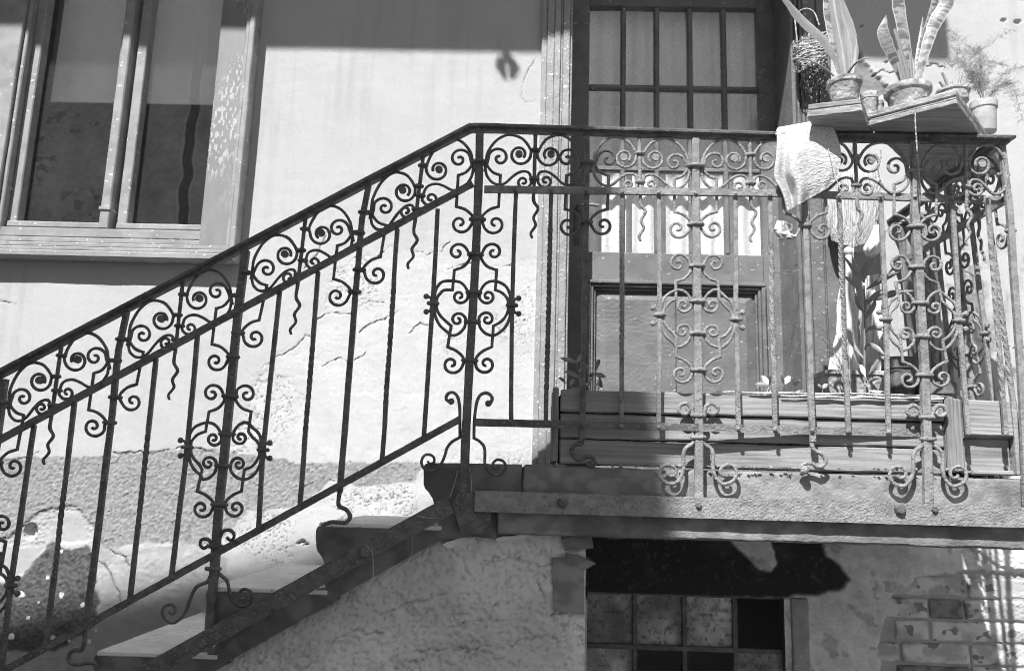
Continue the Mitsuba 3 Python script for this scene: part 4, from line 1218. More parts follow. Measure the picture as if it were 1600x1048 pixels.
PL = 'wooden_planter'
YP = 2.324
pxx = lambda x: at(x, 668, YP)[0]
pzz = lambda y: at(1100, y, YP)[2]
zt0 = pzz(614)
for ya, yb, o in ((614, 648, 0.0), (650, 689, 0.010), (691.5, 730, 0.012)):
    plank('plank', PL, pxx(875), pxx(1477), YP + o, YP + o + 0.018, pzz(yb), pzz(ya))
plank('end_board', PL, pxx(863), pxx(872.5), YP - 0.004, YP + 0.20, pzz(728), pzz(611), 'm_plank_end')
plank('end_board', PL, pxx(1478), pxx(1492), YP - 0.004, YP + 0.20, pzz(726), pzz(610), 'm_plank_end')
plank('end_board', PL, pxx(1492.8), pxx(1506), YP + 0.004, YP + 0.20, pzz(726), pzz(611.5), 'm_plank_end')
plank('back_plank', PL, pxx(875), pxx(1477), YP + 0.185, YP + 0.20, pzz(728), zt0 - 0.01)
obj('soil', rough_box(pxx(874), pxx(1478), YP + 0.02, YP + 0.185, pzz(700), zt0 - 0.012, 0.02, 0.008, 40, 3, 0.003), 'm_soil', PL, smooth=30)
tag(PL, 'long weathered plank planter standing along the landing behind the railing', 'planter')
for k in range(4):
    y0_ = 613 + 2.2 * k
    pts = [at(x, y0_ + 5.0 * (x - 1180) / 300 + RNG.normal(0, 0.8) - (2 if k % 2 else 0), YP - 0.004 - 0.003 * k) for x in np.linspace(1120 + 50 * k, 1474, 14)]
    key = numbered('binding_wire')
    obj(key, sweep(catmull(pts, 5), ring(6, 0.0022)), 'm_rope', smooth=True)
    tag(key, ('topmost thin pale wire along the rim of the long planter', 'second thin pale wire from the rim of the long planter', 'third thin pale wire below the rim of the long planter', 'lowest thin pale wire strung along the face of the long planter')[k], 'wire', 'wires along the planter edge')
PL2 = 'corner_planter'
YQ = 2.332
plank('plank', PL2, pxx(1509), XC - 0.02, YQ, YQ + 0.018, pzz(668), pzz(613))
plank('plank', PL2, XC + 0.012, XEND - 0.005, YQ - 0.008, YQ + 0.02, pzz(730), pzz(612))
plank('plank', PL2, pxx(1509), XC - 0.02, YQ + 0.026, YQ + 0.04, pzz(728), pzz(671))
plank('side_plank', PL2, XC - 0.018, XC - 0.003, YQ + 0.002, YQ + 0.45, pzz(728), pzz(614))
plank('batten', PL2, pxx(1516), XC - 0.03, YQ - 0.004, YQ + 0.01, pzz(730), pzz(722), 'm_plank')
obj('soil', rough_box(pxx(1510), XC - 0.02, YQ + 0.03, YQ + 0.42, pzz(720), pzz(622), 0.02, 0.008, 40, 3, 0.003), 'm_soil', PL2, smooth=30)
tag(PL2, 'smaller plank planter with a dark lower board in the right corner of the landing', 'planter')
# crumbs of mortar under the long planter
cr = []
for k in range(70):
    x = RNG.uniform(950, 1500)
    r = RNG.uniform(0.002, 0.006)
    m = trimesh.creation.icosphere(1, r)
    m.vertices *= RNG.uniform(0.6, 1.3, 3)
    m.apply_translation(at(x, 730 + 0.012 * (x - 1100), YP - 0.006) + [0, RNG.uniform(-0.008, 0.002), 0.002])
    cr.append(m)
obj('mortar_crumbs', roughen(cat_(*cr), 0.001, 150), 'm_slab')
tag('mortar_crumbs', 'crumbs of mortar along the foot of the long planter', 'crumbs', kind='stuff')


# ================================================================ plants
def blade(pts, widths, Y, mat_fold=0.25, roll=0.0, n=7, side=None):
    """a leaf along points traced at depth(s) Y; widths in drawing pixels; returns (mesh, uv)"""
    pts = np.asarray(pts, float)
    Ys = np.broadcast_to(np.asarray(Y, float), (len(pts),))
    P = catmull(np.array([at(p[0], p[1], y) for p, y in zip(pts, Ys)]), n)
    t = np.gradient(P, axis=0)
    t /= np.linalg.norm(t, axis=1, keepdims=True) + 1e-12
    view = np.array([0, 1.0, 0])
    s = np.cross(t, view)
    s /= np.linalg.norm(s, axis=1, keepdims=True) + 1e-12
    nn = np.cross(s, t)
    cr_, sr_ = math.cos(roll), math.sin(roll)
    s, nn = cr_ * s + sr_ * nn, cr_ * nn - sr_ * s
    v = np.linspace(0, 1, len(P))
    w = np.interp(v, np.linspace(0, 1, len(widths)), widths) * Ys.mean() / F / 2 / max(abs(cr_), 0.4)
    w = w * (0.90 + 0.2 * meshkit.noise(P * 60, 8))
    us = np.array([-1, -0.5, 0, 0.5, 1.0])
    V = P[:, None] + (us[None, :, None] * w[:, None, None]) * s[:, None] + (np.abs(us)[None, :, None] * mat_fold * w[:, None, None]) * nn[:, None]
    N = len(P)
    i, j = np.meshgrid(np.arange(N - 1), np.arange(4), indexing='ij')
    q = np.stack([i * 5 + j, (i + 1) * 5 + j, (i + 1) * 5 + j + 1, i * 5 + j + 1], -1).reshape(-1, 4)
    uv = np.stack([np.broadcast_to((us + 1) / 2, (N, 5)), np.repeat(v[:, None], 5, 1)], -1).reshape(-1, 2)
    return (V.reshape(-1, 3), q), uv


def leaf(parent, pts, widths, Y, mat, fold_=0.25, roll=0.0, key='leaf'):
    m, uv = blade(pts, widths, Y, fold_, roll)
    return obj(key, m, mat, parent, smooth=True, uv=uv)


def pot(key, label, cx, rim_y, r, h, Y, mat='m_terracotta', taper=0.72, lip=0.22, group=None):
    """a flower pot whose rim the photograph shows r pixels to each side of (cx, rim_y)"""
    s = Y / F
    c_ = at(cx, rim_y, Y)
    R, H = r * s, h * s
    L = lip * H
    prof = [(0, -H), (R * taper * 0.97, -H), (R * taper, -H + 0.002), (R * 0.90, -L - 0.002), (R * 0.985, -L), (R, -L + 0.003), (R, -0.003), (R * 0.985, 0), (R * 0.92, 0), (R * 0.90, -0.006), (R * 0.86, -L)]
    m = roughen(lathe(prof, c_, 44), 0.0014, 45, None, len(scene))
    obj('body', m, mat, key, smooth=35)
    obj('soil', roughen(lathe([(0, -L * 0.5), (R * 0.88, -L * 0.7)], c_, 30), 0.004, 60, 0.01), 'm_soil', key, smooth=30)
    tag(key, label, 'flower pot', group)
    return c_, R, H


def wooden_tray(key, A, ex, ey, L, Dp, z0, layers, label, matm):
    base = np.eye(4)
    base[:3, 0], base[:3, 1], base[:3, 2], base[:3, 3] = ex, ey, (0, 0, 1), (A[0], A[1], z0)
    zc = 0.0
    for n_, (h, o) in enumerate(layers):
        m = rough_box(0 + o, L - o * 0.5, o, Dp, zc, zc + h - 0.0015, 0.012, 0.0022, 28, len(scene), 0.003)
        m.apply_transform(base)
        obj('board', m, matm, key, smooth=30)
        zc += h
    tag(key, label, 'tray')
    return zc + z0


def trim_(v):
    v = np.array([v[0], v[1], 0.0])
    return v / np.linalg.norm(v)


zh_ = cz_[2] + 0.0115
# left block
A1 = np.array([0.762, 2.200])
ex1 = trim_((0.134, -0.045))
ey1 = trim_((0.080, 0.135))
zl_ = wooden_tray('wooden_block', A1, ex1, ey1, 0.142, 0.21, zh_, ((0.024, 0.0), (0.018, 0.003)), 'cracked wooden block on the handrail carrying the left snake plant', 'm_tray')
# right tray
A2 = np.array([0.952, 2.250])
ex2 = trim_((0.173, -0.147))
ey2 = trim_((0.147, 0.173))
zr_ = wooden_tray('wooden_tray', A2, ex2, ey2, 0.232, 0.62, zh_, ((0.017, 0.0), (0.008, 0.004), (0.020, 0.001)), 'layered wooden tray tilted across the handrail carrying the pot of striped snake plant', 'm_tray')

c1, R1, H1 = pot('flower_pot', 'small clay pot with a thick rim on the left wooden block', 1319, 127, 28.5, 39, 2.262)
c2, R2, H2 = pot('flower_pot_001', 'small dark clay pot squeezed between the two wooden trays', 1358, 147, 14, 48, 2.36)
c3, R3, H3 = pot('flower_pot_002', 'wide clay pot holding the striped snake plant on the right tray', 1418, 139, 37, 45, 2.315)
c4, R4, H4 = pot('flower_pot_003', 'shallow clay pot with bare stubs behind the right end of the tray', 1489, 142, 26.5, 22, 2.33, taper=0.85)
c5, R5_, H5 = pot('flower_pot_004', 'pale rimmed clay pot with the feathery fern at the right end of the railing', 1536, 161, 21, 52, 2.44, 'm_terracotta_pale', 0.8)
pot('flower_pot_005', 'tiny broken clay pot beside the wide pot of snake plant', 1372, 160, 9, 30, 2.37)

SP = 'snake_plant'
leaf(SP, [(1319, 132), (1308, 90), (1290, 58), (1258, 28), (1226, -6)], [6, 11, 17, 20, 18, 10], (2.27, 2.26, 2.25, 2.24, 2.22), 'm_snake_pale', 0.9, -0.5)
leaf(SP, [(1322, 132), (1318, 90), (1309, 40), (1301, -14), (1298, -30)], [9, 15, 17, 16, 10], 2.275, 'm_snake_pale', 0.7, 0.3)
leaf(SP, [(1327, 132), (1331, 90), (1325, 50), (1308, 0), (1301, -26)], [12, 22, 27, 24, 16], 2.30, 'm_snake_pale', 0.15, 0.1)
leaf(SP, [(1316, 132), (1312, 95), (1306, 70), (1296, 20), (1292, -20)], [8, 14, 18, 18, 10], 2.29, 'm_snake', 0.4, -0.3)
leaf(SP, [(1330, 130), (1336, 100), (1338, 80), (1339, 60)], [5, 8, 6, 0.5], 2.27, 'm_snake_pale', 0.4, 0.2)
leaf(SP, [(1310, 126), (1296, 112), (1280, 101), (1262, 93), (1246, 91), (1238, 92)], [3.5, 4.2, 4.2, 3.6, 2.6, 1], (2.25, 2.23, 2.2, 2.18, 2.17, 2.17), 'm_snake_pale', 0.5)
leaf(SP, [(1322, 124), (1328, 110), (1338, 98), (1348, 92), (1360, 91)], [3, 4, 4, 3.2, 1], (2.26, 2.24, 2.22, 2.2, 2.2), 'm_snake', 0.5)
leaf(SP, [(1313, 128), (1308, 108), (1306, 96)], [3, 3, 0.5], 2.25, 'm_snake', 0.4)
tag(SP, 'snake plant with tall folded leaves in the small pot on the left block', 'plant')
SQ = 'snake_plant_001'
leaf(SQ, [(1414, 140), (1402, 104), (1387, 70), (1380, 48), (1385, 24)], [7, 15, 20, 18, 1], (2.32, 2.30, 2.28, 2.27, 2.27), 'm_snake', 0.12, 0.2)
leaf(SQ, [(1424, 140), (1420, 100), (1412, 50), (1405, 10), (1402, -24)], [9, 17, 21, 24, 18], 2.34, 'm_snake', 0.12, -0.15)
leaf(SQ, [(1432, 140), (1441, 98), (1455, 50), (1466, 26), (1480, 4), (1490, -22)], [7, 13, 18, 22, 22, 6], (2.32, 2.31, 2.3, 2.29, 2.28, 2.27), 'm_snake', 0.2, 0.35)
leaf(SQ, [(1430, 138), (1436, 90), (1458, 20), (1466, -30)], [6, 12, 15, 10], 2.35, 'm_snake', 0.2, -0.3)
leaf(SQ, [(1431, 138), (1434, 90), (1440, 50), (1442, 26)], [4, 7, 6, 0.8], 2.33, 'm_snake', 0.3, 0.2)
for pts, w in (([(1424, 138), (1414, 100), (1398, 46)], 7.5), ([(1413, 138), (1406, 110), (1398, 82)], 7), ([(1419, 138), (1410, 108), (1404, 78)], 5), ([(1427, 138), (1424, 112), (1422, 82)], 5)):
    P = ats(catmull(pts, 5), 2.30)
    obj('cut_leaf', sweep(P, ring(10, w / 2 * 2.3 / F, w / 3 * 2.3 / F), scale=np.linspace(1, 0.9, len(P))), 'm_leaf', SQ, smooth=50)
tag(SQ, 'snake plant with cross banded upright leaves in the wide clay pot', 'plant')
ST4 = 'bare_stubs'
for pts in ([(1482, 140), (1476, 122), (1472, 114)], [(1478, 140), (1468, 128)], [(1498, 138), (1500, 124), (1503, 116)], [(1484, 138), (1487, 128)]):
    P = ats(catmull(pts, 4), 2.33)
    obj('stem', sweep(P, ring(8, 0.0042), scale=np.linspace(1, 0.8, len(P))), 'm_leaf', ST4, smooth=40)
tag(ST4, 'cut plant stems sticking up from the shallow pot', 'plant stubs')

# the feathery fern by the wall
FE = 'asparagus_fern'
stems, tri = [], []
base = at(1538, 165, 2.44)
for k in range(14):
    tx, ty = RNG.uniform(1462, 1625), RNG.uniform(48, 178)
    if k < 3:
        tx, ty = ((1475, 96), (1598, 186), (1580, 48))[k]
    tip = at(tx, ty, RNG.uniform(2.40, 2.72))
    mid = (base + tip) / 2 + [RNG.normal(0, 0.02), RNG.normal(0, 0.03), 0.05 + 0.03 * RNG.random()]
    P = catmull([base, (base + mid) / 2 + [0, 0, 0.02], mid, tip], 8)
    stems.append(sweep(P, ring(5, 0.0009), scale=np.linspace(1, 0.4, len(P))))
    for q in P[5:]:
        for b_ in range(4):
            dirn = RNG.normal(0, 1, 3)
            dirn[2] *= 0.5
            dirn /= np.linalg.norm(dirn)
            ln = RNG.uniform(0.012, 0.034)
            for s_ in range(7):
                p = q + dirn * ln * (s_ + 1) / 7 + RNG.normal(0, 0.0012, 3)
                for _ in range(2):
                    a = RNG.normal(0, 1, 3)
                    a /= np.linalg.norm(a)
                    bb = np.cross(a, RNG.normal(0, 1, 3))
                    bb /= np.linalg.norm(bb) + 1e-9
                    tri.append([p - bb * 0.00035, p + bb * 0.00035, p + a * RNG.uniform(0.004, 0.008)])
            stems.append(sweep(np.array([q, q + dirn * ln]), ring(3, 0.00035), caps=False))
tri = np.array(tri)
obj('stems', cat_(*stems), 'm_fern', FE)
obj('needles', (tri.reshape(-1, 3), np.arange(len(tri) * 3).reshape(-1, 3)), 'm_fern', FE)
tag(FE, 'feathery asparagus fern spreading in front of the sunlit wall', 'fern')
labels[FE + '__needles'] = {'kind': 'stuff'}
labels[FE + '__stems'] = {'kind': 'stuff'}


def weed(key, stems_, label, mat='m_leaf', Y=2.46, group=None):
    """a leafy plant: each stem is (points, [(attach fraction, dx, dy, width)])"""
    for pts, ls in stems_:
        c2 = catmull(pts, 5)
        P = ats(c2, Y)
        obj('stem', sweep(P, ring(6, 0.0016), scale=np.linspace(1.1, 0.6, len(P))), mat, key, smooth=True)
        for f_, ax_, ay_, w_ in ls:
            a = c2[int(f_ * (len(c2) - 1))]
            dy_ = RNG.uniform(-0.05, 0.05)
            leaf(key, [a, (a[0] + ax_ * 0.35, a[1] + ay_ * 0.55), (a[0] + ax_ * 0.7, a[1] + ay_ * 0.9), (a[0] + ax_, a[1] + ay_)], [w_ * 0.25, w_, w_ * 0.85, 0.4], (Y, Y + dy_ * 0.4, Y + dy_ * 0.8, Y + dy_), mat, 0.3, RNG.uniform(-0.5, 0.5))
    tag(key, label, 'plant', group)


weed('seedling', [([(906, 616), (905, 590), (901, 566)], [(1, -26, -6, 8), (1, 15, -13, 8), (0.75, 18, -8, 8), (0.5, -24, -10, 8), (0.45, 16, 6, 7), (0.25, -20, 4, 7), (0.2, 18, 8, 6), (0.8, 6, 16, 6)]),
                  ([(900, 616), (892, 604), (884, 598)], [(1, -12, -8, 5), (0.6, 8, -9, 6)])], 'seedling with pointed leaves at the left end of the long planter')
weed('seedling_001', [([(922, 612), (924, 592), (932, 578)], [(1, 6, -16, 7), (0.8, -10, 4, 6), (0.9, 12, 8, 6), (0.5, -8, 10, 5)]), ([(934, 614), (937, 594), (935, 582)], [(1, 12, 6, 6), (0.7, 6, 16, 7), (0.5, -8, 8, 5)])],
     'second seedling with small leaves just right of the leftmost one', 'm_leaf')
weed('pale_weed', [([(1198, 616), (1202, 602)], [(1, -22, -2, 9), (1, -14, -14, 8), (1, 10, -18, 8), (0.6, -30, 6, 7), (0.7, 16, -4, 7)]), ([(1222, 616), (1226, 600)], [(1, -6, -16, 9), (1, 10, -12, 9), (0.5, 10, 6, 8)]), ([(1240, 616), (1242, 604)], [(1, -4, -14, 5), (1, 9, -10, 5), (0.6, 16, -6, 4)])],
     'pale leafed weeds sprouting in the middle of the long planter', 'm_leaf_pale', 2.42)
weed('pale_weed_001', [([(1284, 616), (1286, 606)], [(1, -10, -5, 6), (1, 8, -6, 6)]), ([(1360, 640), (1358, 610), (1354, 590)], [(1, -12, -20, 7), (1, 8, -24, 8), (0.6, -8, -6, 5), (0.8, 20, -8, 7), (0.5, 26, 2, 5)])], 'small pale sprout in front of the tapered trough pot', 'm_leaf_pale', 2.44)
TP = 'leafy_plant'
P = ats(catmull([(1352, 640), (1351, 560), (1351, 500), (1350, 446)], 6), 2.56)
obj('stem', sweep(P, ring(8, 0.0042), scale=np.linspace(1, 0.6, len(P))), 'm_leaf', TP, smooth=True)
for pts, w_, y_, r_ in (([(1349, 440), (1336, 424), (1326, 410), (1317, 399)], 6, 2.50, 0.2), ([(1350, 442), (1351, 424), (1357, 412), (1366, 402)], 13, 2.54, -0.1), ([(1350, 454), (1338, 446), (1327, 437), (1317, 430)], 7, 2.50, 0.3),
                        ([(1354, 452), (1372, 441), (1388, 432), (1406, 425)], 10, 2.48, -0.3), ([(1352, 470), (1380, 463), (1402, 457), (1430, 454)], 11, 2.46, -0.2), ([(1351, 478), (1362, 466), (1370, 458), (1378, 452)], 8, 2.58, 0.4),
                        ([(1350, 500), (1360, 486), (1366, 476), (1368, 462)], 9, 2.60, 0.1), ([(1350, 488), (1342, 478), (1338, 466), (1336, 456)], 6, 2.60, 0.2), ([(1350, 546), (1358, 539), (1370, 543), (1384, 556)], 7, 2.50, -0.5),
                        ([(1351, 520), (1362, 512), (1372, 512), (1380, 518)], 8, 2.58, 0.3), ([(1350, 560), (1340, 548), (1334, 538), (1328, 532)], 5, 2.58, 0.2), ([(1351, 590), (1366, 572), (1376, 560), (1392, 556)], 6, 2.52, 0.2)):
    leaf(TP, pts, [w_ * 0.2, w_ * 0.85, w_, w_ * 0.7, 0.4], (2.56, 2.56 * 0.6 + y_ * 0.4, 2.56 * 0.3 + y_ * 0.7, y_), 'm_leaf_mid', 0.3, r_)
tag(TP, 'tall plant with long broad leaves growing in the tapered trough pot', 'plant')
GR = 'dry_grass_tuft'
for k in range(12):
    a = (RNG.uniform(1316, 1330), 590)
    b_ = (RNG.uniform(1236, 1345), RNG.uniform(470, 560))
    P = ats(catmull([a, ((a[0] * 0.6 + b_[0] * 0.4), (a[1] * 0.4 + b_[1] * 0.6) - 6), b_], 6), 2.60 - 0.04 * RNG.random())
    obj('blade', sweep(P, ring(4, 0.0011), scale=np.linspace(1, 0.3, len(P))), 'm_leaf_pale', GR)
tag(GR, 'tuft of thin dry grass arching left from the tapered trough pot', 'grass')

# trough pot: tapered, with a pale rim
TG = 'trough_pot'
yq = 2.62
a0_, a1_, b0_, b1_ = at(1291, 580, yq), at(1380, 582, yq), at(1304, 640, yq), at(1368, 640, yq)
hull = trimesh.convex.convex_hull(np.array([[a0_[0], yq, a0_[2]], [a1_[0], yq, a0_[2]], [a0_[0], yq + 0.17, a0_[2]], [a1_[0], yq + 0.17, a0_[2]], [b0_[0], yq + 0.015, b0_[2]], [b1_[0], yq + 0.015, b0_[2]], [b0_[0], yq + 0.155, b0_[2]], [b1_[0], yq + 0.155, b0_[2]]]))
obj('body', roughen(hull, 0.001, 40, 0.02), 'm_terracotta', TG, smooth=30)
for x0_, x1_, y0_, y1_ in ((a0_[0] - 0.004, a1_[0] + 0.004, yq - 0.006, yq + 0.008), (a0_[0] - 0.004, a1_[0] + 0.004, yq + 0.162, yq + 0.174), (a0_[0] - 0.004, a0_[0] + 0.008, yq + 0.009, yq + 0.161), (a1_[0] - 0.008, a1_[0] + 0.004, yq + 0.009, yq + 0.161)):
    obj('rim', rough_box(x0_, x1_, y0_, y1_, a0_[2] - 0.010, a0_[2] + 0.006, 0.03, 0.0008, 40, len(scene), 0.003), 'm_terracotta_pale', TG, smooth=30)
tag(TG, 'tapered trough pot with a pale rim under the broom pole', 'flower pot')
# two dark pots in the corner
for k, (cx_, ry_, r_, Y_) in enumerate(((1405, 560, 26, 2.75), (1462, 600, 30, 2.72))):
    pot(f'dark_pot' if k == 0 else 'dark_pot_001', ('shadowed pot on the landing right of the leafy plant', 'low shadowed pot in the corner behind the last full post')[k], cx_, ry_, r_, 80, Y_, 'm_stone')

# ================================================================ cloths
def sheet(left, right, nu, nv, Yfun, mat, key, parent=None, thick=0.004):
    """hanging cloth between two traced edges (top to bottom), given its depth by Yfun(u, v), with a thickness"""
    v = np.linspace(0, 1, nv)

    def along(pts):
        c2 = catmull(pts, 10)
        l = np.concatenate([[0], np.cumsum(np.linalg.norm(np.diff(c2, axis=0), axis=1))])
        return np.stack([np.interp(v * l[-1], l, c2[:, k]) for k in (0, 1)], 1)
    Lp, Rp = along(left), along(right)
    u = np.linspace(0, 1, nu)
    U_, V_ = np.meshgrid(u, v, indexing='ij')
    PX = Lp[None] * (1 - U_[..., None]) + Rp[None] * U_[..., None]
    Y_ = Yfun(U_, V_)
    P = np.array([at(a, b_, y) for (a, b_), y in zip(PX.reshape(-1, 2), Y_.ravel())])
    i, j = np.meshgrid(np.arange(nu - 1), np.arange(nv - 1), indexing='ij')
    q = np.stack([i * nv + j, (i + 1) * nv + j, (i + 1) * nv + j + 1, i * nv + j + 1], -1).reshape(-1, 4)
    m = trimesh.Trimesh(P, np.vstack([q[:, [0, 1, 2]], q[:, [0, 2, 3]]]), process=False)
    nrm = m.vertex_normals
    n0 = len(P)
    P2 = np.vstack([P, P + nrm * thick * (1 if nrm[:, 1].mean() > 0 else -1)])
    b0 = np.concatenate([np.arange(nv), np.arange(1, nu) * nv + nv - 1, (nu - 1) * nv + np.arange(nv - 2, -1, -1), np.arange(nu - 2, 0, -1) * nv])
    b1_ = np.roll(b0, -1)
    side = np.stack([b0, b1_, b1_ + n0, b0 + n0], 1)
    q2 = np.vstack([q, q[:, ::-1] + n0, side])
    return obj(key, (P2, q2), mat, parent, smooth=True)


def fold_noise(U_, V_, a, f, s):
    q = np.stack([U_ * f[0], V_ * f[1], U_ * 0 + s], -1)
    return a * (meshkit.fbm(q, 3, s) - 0.5)


def towelY(U_, V_):
    y = YR - 0.034 - 0.024 * np.sin(V_ ** 0.8 * math.pi) * (0.4 + 0.6 * np.sin(U_ * math.pi)) - 0.020 * np.exp(-((U_ - 0.30) / 0.12) ** 2) * V_ + 0.030 * np.exp(-((U_ - 0.14) / 0.07) ** 2) * np.clip(V_ * 1.4, 0, 1)
    y += fold_noise(U_, V_, 0.024, (3.0, 1.5), 3) + 0.0012 * (meshkit.noise(np.stack([U_ * 16 + 3 * V_, V_ * 75, U_ * 0], -1), 2) - 0.5)
    return y + 0.055 * np.clip((0.06 - V_) / 0.06, 0, 1)


TW = 'towel'
sheet([(1212, 208), (1214, 205), (1213, 240), (1210, 275), (1222, 300), (1231, 330)], [(1281, 190), (1300, 196), (1312, 226), (1314, 250), (1309, 272), (1294, 294)], 150, 200, towelY, 'm_towel', 'front_fold', TW)
sheet([(1211, 210), (1216, 199), (1226, 202)], [(1300, 197), (1290, 186), (1276, 193)], 60, 16, lambda U_, V_: YR - 0.034 + 0.075 * V_ + fold_noise(U_, V_, 0.016, (3, 1.5), 8), 'm_towel', 'top_fold', TW)
tag(TW, 'thick pale knitted towel draped over the handrail beside the left wooden block', 'towel')
P = ats(catmull([(1294, 232), (1298, 246), (1302, 262), (1307, 280), (1313, 296)], 6), YR - 0.06)
obj('loose_thread', sweep(P, ring(5, 0.0011)), 'm_rope', TW)
RG = 'rag'


def ragY(U_, V_):
    return YR - 0.020 - 0.02 * np.sin(U_ * math.pi) + fold_noise(U_, V_, 0.03, (3, 3), 21) + fold_noise(U_, V_, 0.006, (7, 7), 22)


sheet([(1214, 344), (1209, 360), (1214, 372), (1218, 376)], [(1229, 346), (1234, 362), (1240, 366), (1247, 368)], 36, 36, ragY, 'm_towel', RG)
tag(RG, 'small crumpled scrap of cloth caught on a scroll below the towel', 'rag')
WC = 'white_sheet'
sheet([(1312, 452), (1307, 480), (1308, 515), (1296, 560), (1287, 640)], [(1336, 446), (1342, 480), (1340, 515), (1346, 570), (1350, 640)], 60, 80, lambda U_, V_: 2.93 - 0.10 * V_ * np.sin(U_ * math.pi) + fold_noise(U_, V_, 0.10, (4, 1.6), 31), 'm_white_cloth', WC)
tag(WC, 'white sheet hanging in a narrow cone behind the broom pole', 'sheet')
WB = 'cloth_bundle'
sheet([(1366, 352), (1356, 374), (1348, 390), (1356, 402)], [(1380, 350), (1384, 372), (1378, 392), (1364, 402)], 40, 40, lambda U_, V_: 2.84 - 0.05 * np.sin(U_ * math.pi) * np.sin(V_ * math.pi) + fold_noise(U_, V_, 0.05, (3, 2), 35), 'm_white_cloth', WB)
sheet([(1348, 432), (1346, 500), (1340, 580), (1338, 640)], [(1372, 428), (1378, 500), (1376, 580), (1374, 640)], 50, 60, lambda U_, V_: 2.90 + fold_noise(U_, V_, 0.10, (5, 2), 37), 'm_white_cloth', 'cloth_bundle_001')
tag(WB, 'crumpled white cloth tucked beside the bristles of the broom', 'cloth')
tag('cloth_bundle_001', 'white cloth hanging in folds behind the leafy plant', 'cloth')
sheet([(1384, 362), (1400, 350), (1408, 420), (1420, 520), (1424, 640)], [(1440, 330), (1462, 360), (1468, 430), (1470, 520), (1474, 640)], 50, 60, lambda U_, V_: 2.96 + fold_noise(U_, V_, 0.08, (5, 2), 39), 'm_door', 'dark_shape')  # dark folded surface near the wall, in the door colour
tag('dark_shape', 'dark folded shape on the wall behind the last full post', 'cloth')
ball_ = lambda p, r, Y: None

# ================================================================ broom, stood on its handle
BR = 'broom'
YB = 2.94
s = YB / F
c_ = at(1332, 345, YB)
rows = [(272, 43), (300, 42), (330, 41), (352, 40), (366, 36), (378, 28), (388, 17), (394, 8)]
zsr = [at(1332, y, YB)[2] for y, _ in rows]
prof = [(0.0, zsr[0])] + [(r * s, z) for (y, r), z in zip(rows, zsr)] + [(0.0, zsr[-1])]
m = trimesh.creation.revolve(np.array(prof[::-1]), sections=72)
V = np.array(m.vertices)
ang_ = np.arctan2(V[:, 1], V[:, 0])
V[:, :2] *= (1 + 0.035 * (meshkit.noise(np.stack([ang_ * 9, V[:, 2] * 0.4, ang_ * 0], -1), 3) - 0.5) * 2)[:, None]
V[:, 1] *= 0.42
m = trimesh.Trimesh(V + [c_[0], c_[1], 0], m.faces, process=False)
obj('head', m, 'm_straw', BR, smooth=True)
straw = []
for k in range(260):
    a = RNG.uniform(-1, 1)
    y0_ = RNG.uniform(352, 372)
    x0_ = 1332 + a * 34
    P = np.array([at(x0_ * 0.5 + 0.5 * (1332 + a * 30), 386 - 10 * abs(a), YB - 0.045 * math.sqrt(1 - 0.9 * a * a)), at(x0_ + a * 5, 350, YB - 0.058 * math.sqrt(1 - 0.95 * a * a)), at(1332 + a * 42 + RNG.normal(0, 1), 310, YB - 0.060 * math.sqrt(1 - 0.95 * a * a)), at(1332 + a * 44 + RNG.normal(0, 2.5), RNG.uniform(262, 290), YB - 0.06 * math.sqrt(1 - 0.95 * a * a))])
    straw.append(sweep(catmull(P, 3), ring(3, 0.0012), caps=False))
obj('straws', cat_(*straw), 'm_straw', BR)
labels[BR + '__straws'] = {'kind': 'stuff'}
for y_ in (336, 346):
    t = np.linspace(0, 2 * math.pi, 60)
    R_ = 41.8 * s
    z_ = at(1332, y_, YB)[2]
    P = np.stack([c_[0] + R_ * np.cos(t), c_[1] + R_ * 0.45 * np.sin(t), z_ + 0.003 * np.sin(3 * t)], 1)
    obj('stitching', sweep(P, ring(5, 0.0018), (0, 0, 1)), 'm_wire', BR)
P = ats([(1326, 396), (1326, 480), (1328, 560), (1330, 640)], YB - 0.06)
obj('handle', sweep(catmull(P, 5), ring(14, 0.0115)), 'm_pole', BR, smooth=True)
m = trimesh.creation.icosphere(3, 0.0175)
m = trimesh.Trimesh(m.vertices + at(1326, 393, YB - 0.06), m.faces, process=False)
obj('knob', m, 'm_pole', BR, smooth=True)
P = ats(catmull([(1334, 372), (1334, 390), (1333, 400), (1337, 412), (1343, 419)], 6), YB - 0.085)
obj('hanging_loop', sweep(P, ring(6, 0.0018)), 'm_rope', BR, smooth=True)
tag(BR, 'straw broom standing bristles up in the corner beyond the door', 'broom')

# ================================================================ basket on the door's casing
BK = 'wicker_basket'
YK = YW - 0.13
cb = at(1268, 82, YK)
for k in range(15):
    f_ = k / 14
    z_ = cb[2] + 0.045 - 0.085 * f_ + RNG.normal(0, 0.002)
    R_ = 0.062 + 0.004 * math.sin(3 * f_) - 0.012 * max(0, f_ - 0.7) * 3
    ph, tl = RNG.uniform(0, 6.28), RNG.normal(0, 0.010)
    t = np.linspace(0, 2 * math.pi * RNG.uniform(0.8, 1.05), 50) + ph
    wob = 0.0028 * np.sin(t * 14 + (k % 2) * math.pi)
    P = np.stack([cb[0] + (R_ + wob) * np.cos(t), cb[1] + (R_ + wob) * 0.85 * np.sin(t), z_ + tl * np.cos(t) + 0.016 * np.cos(t - 0.6) + 0.002 * np.sin(5 * t)], 1)
    obj('strand', sweep(P, ring(6, 0.0028), (0, 0, 1)), 'm_wicker', BK, smooth=True)
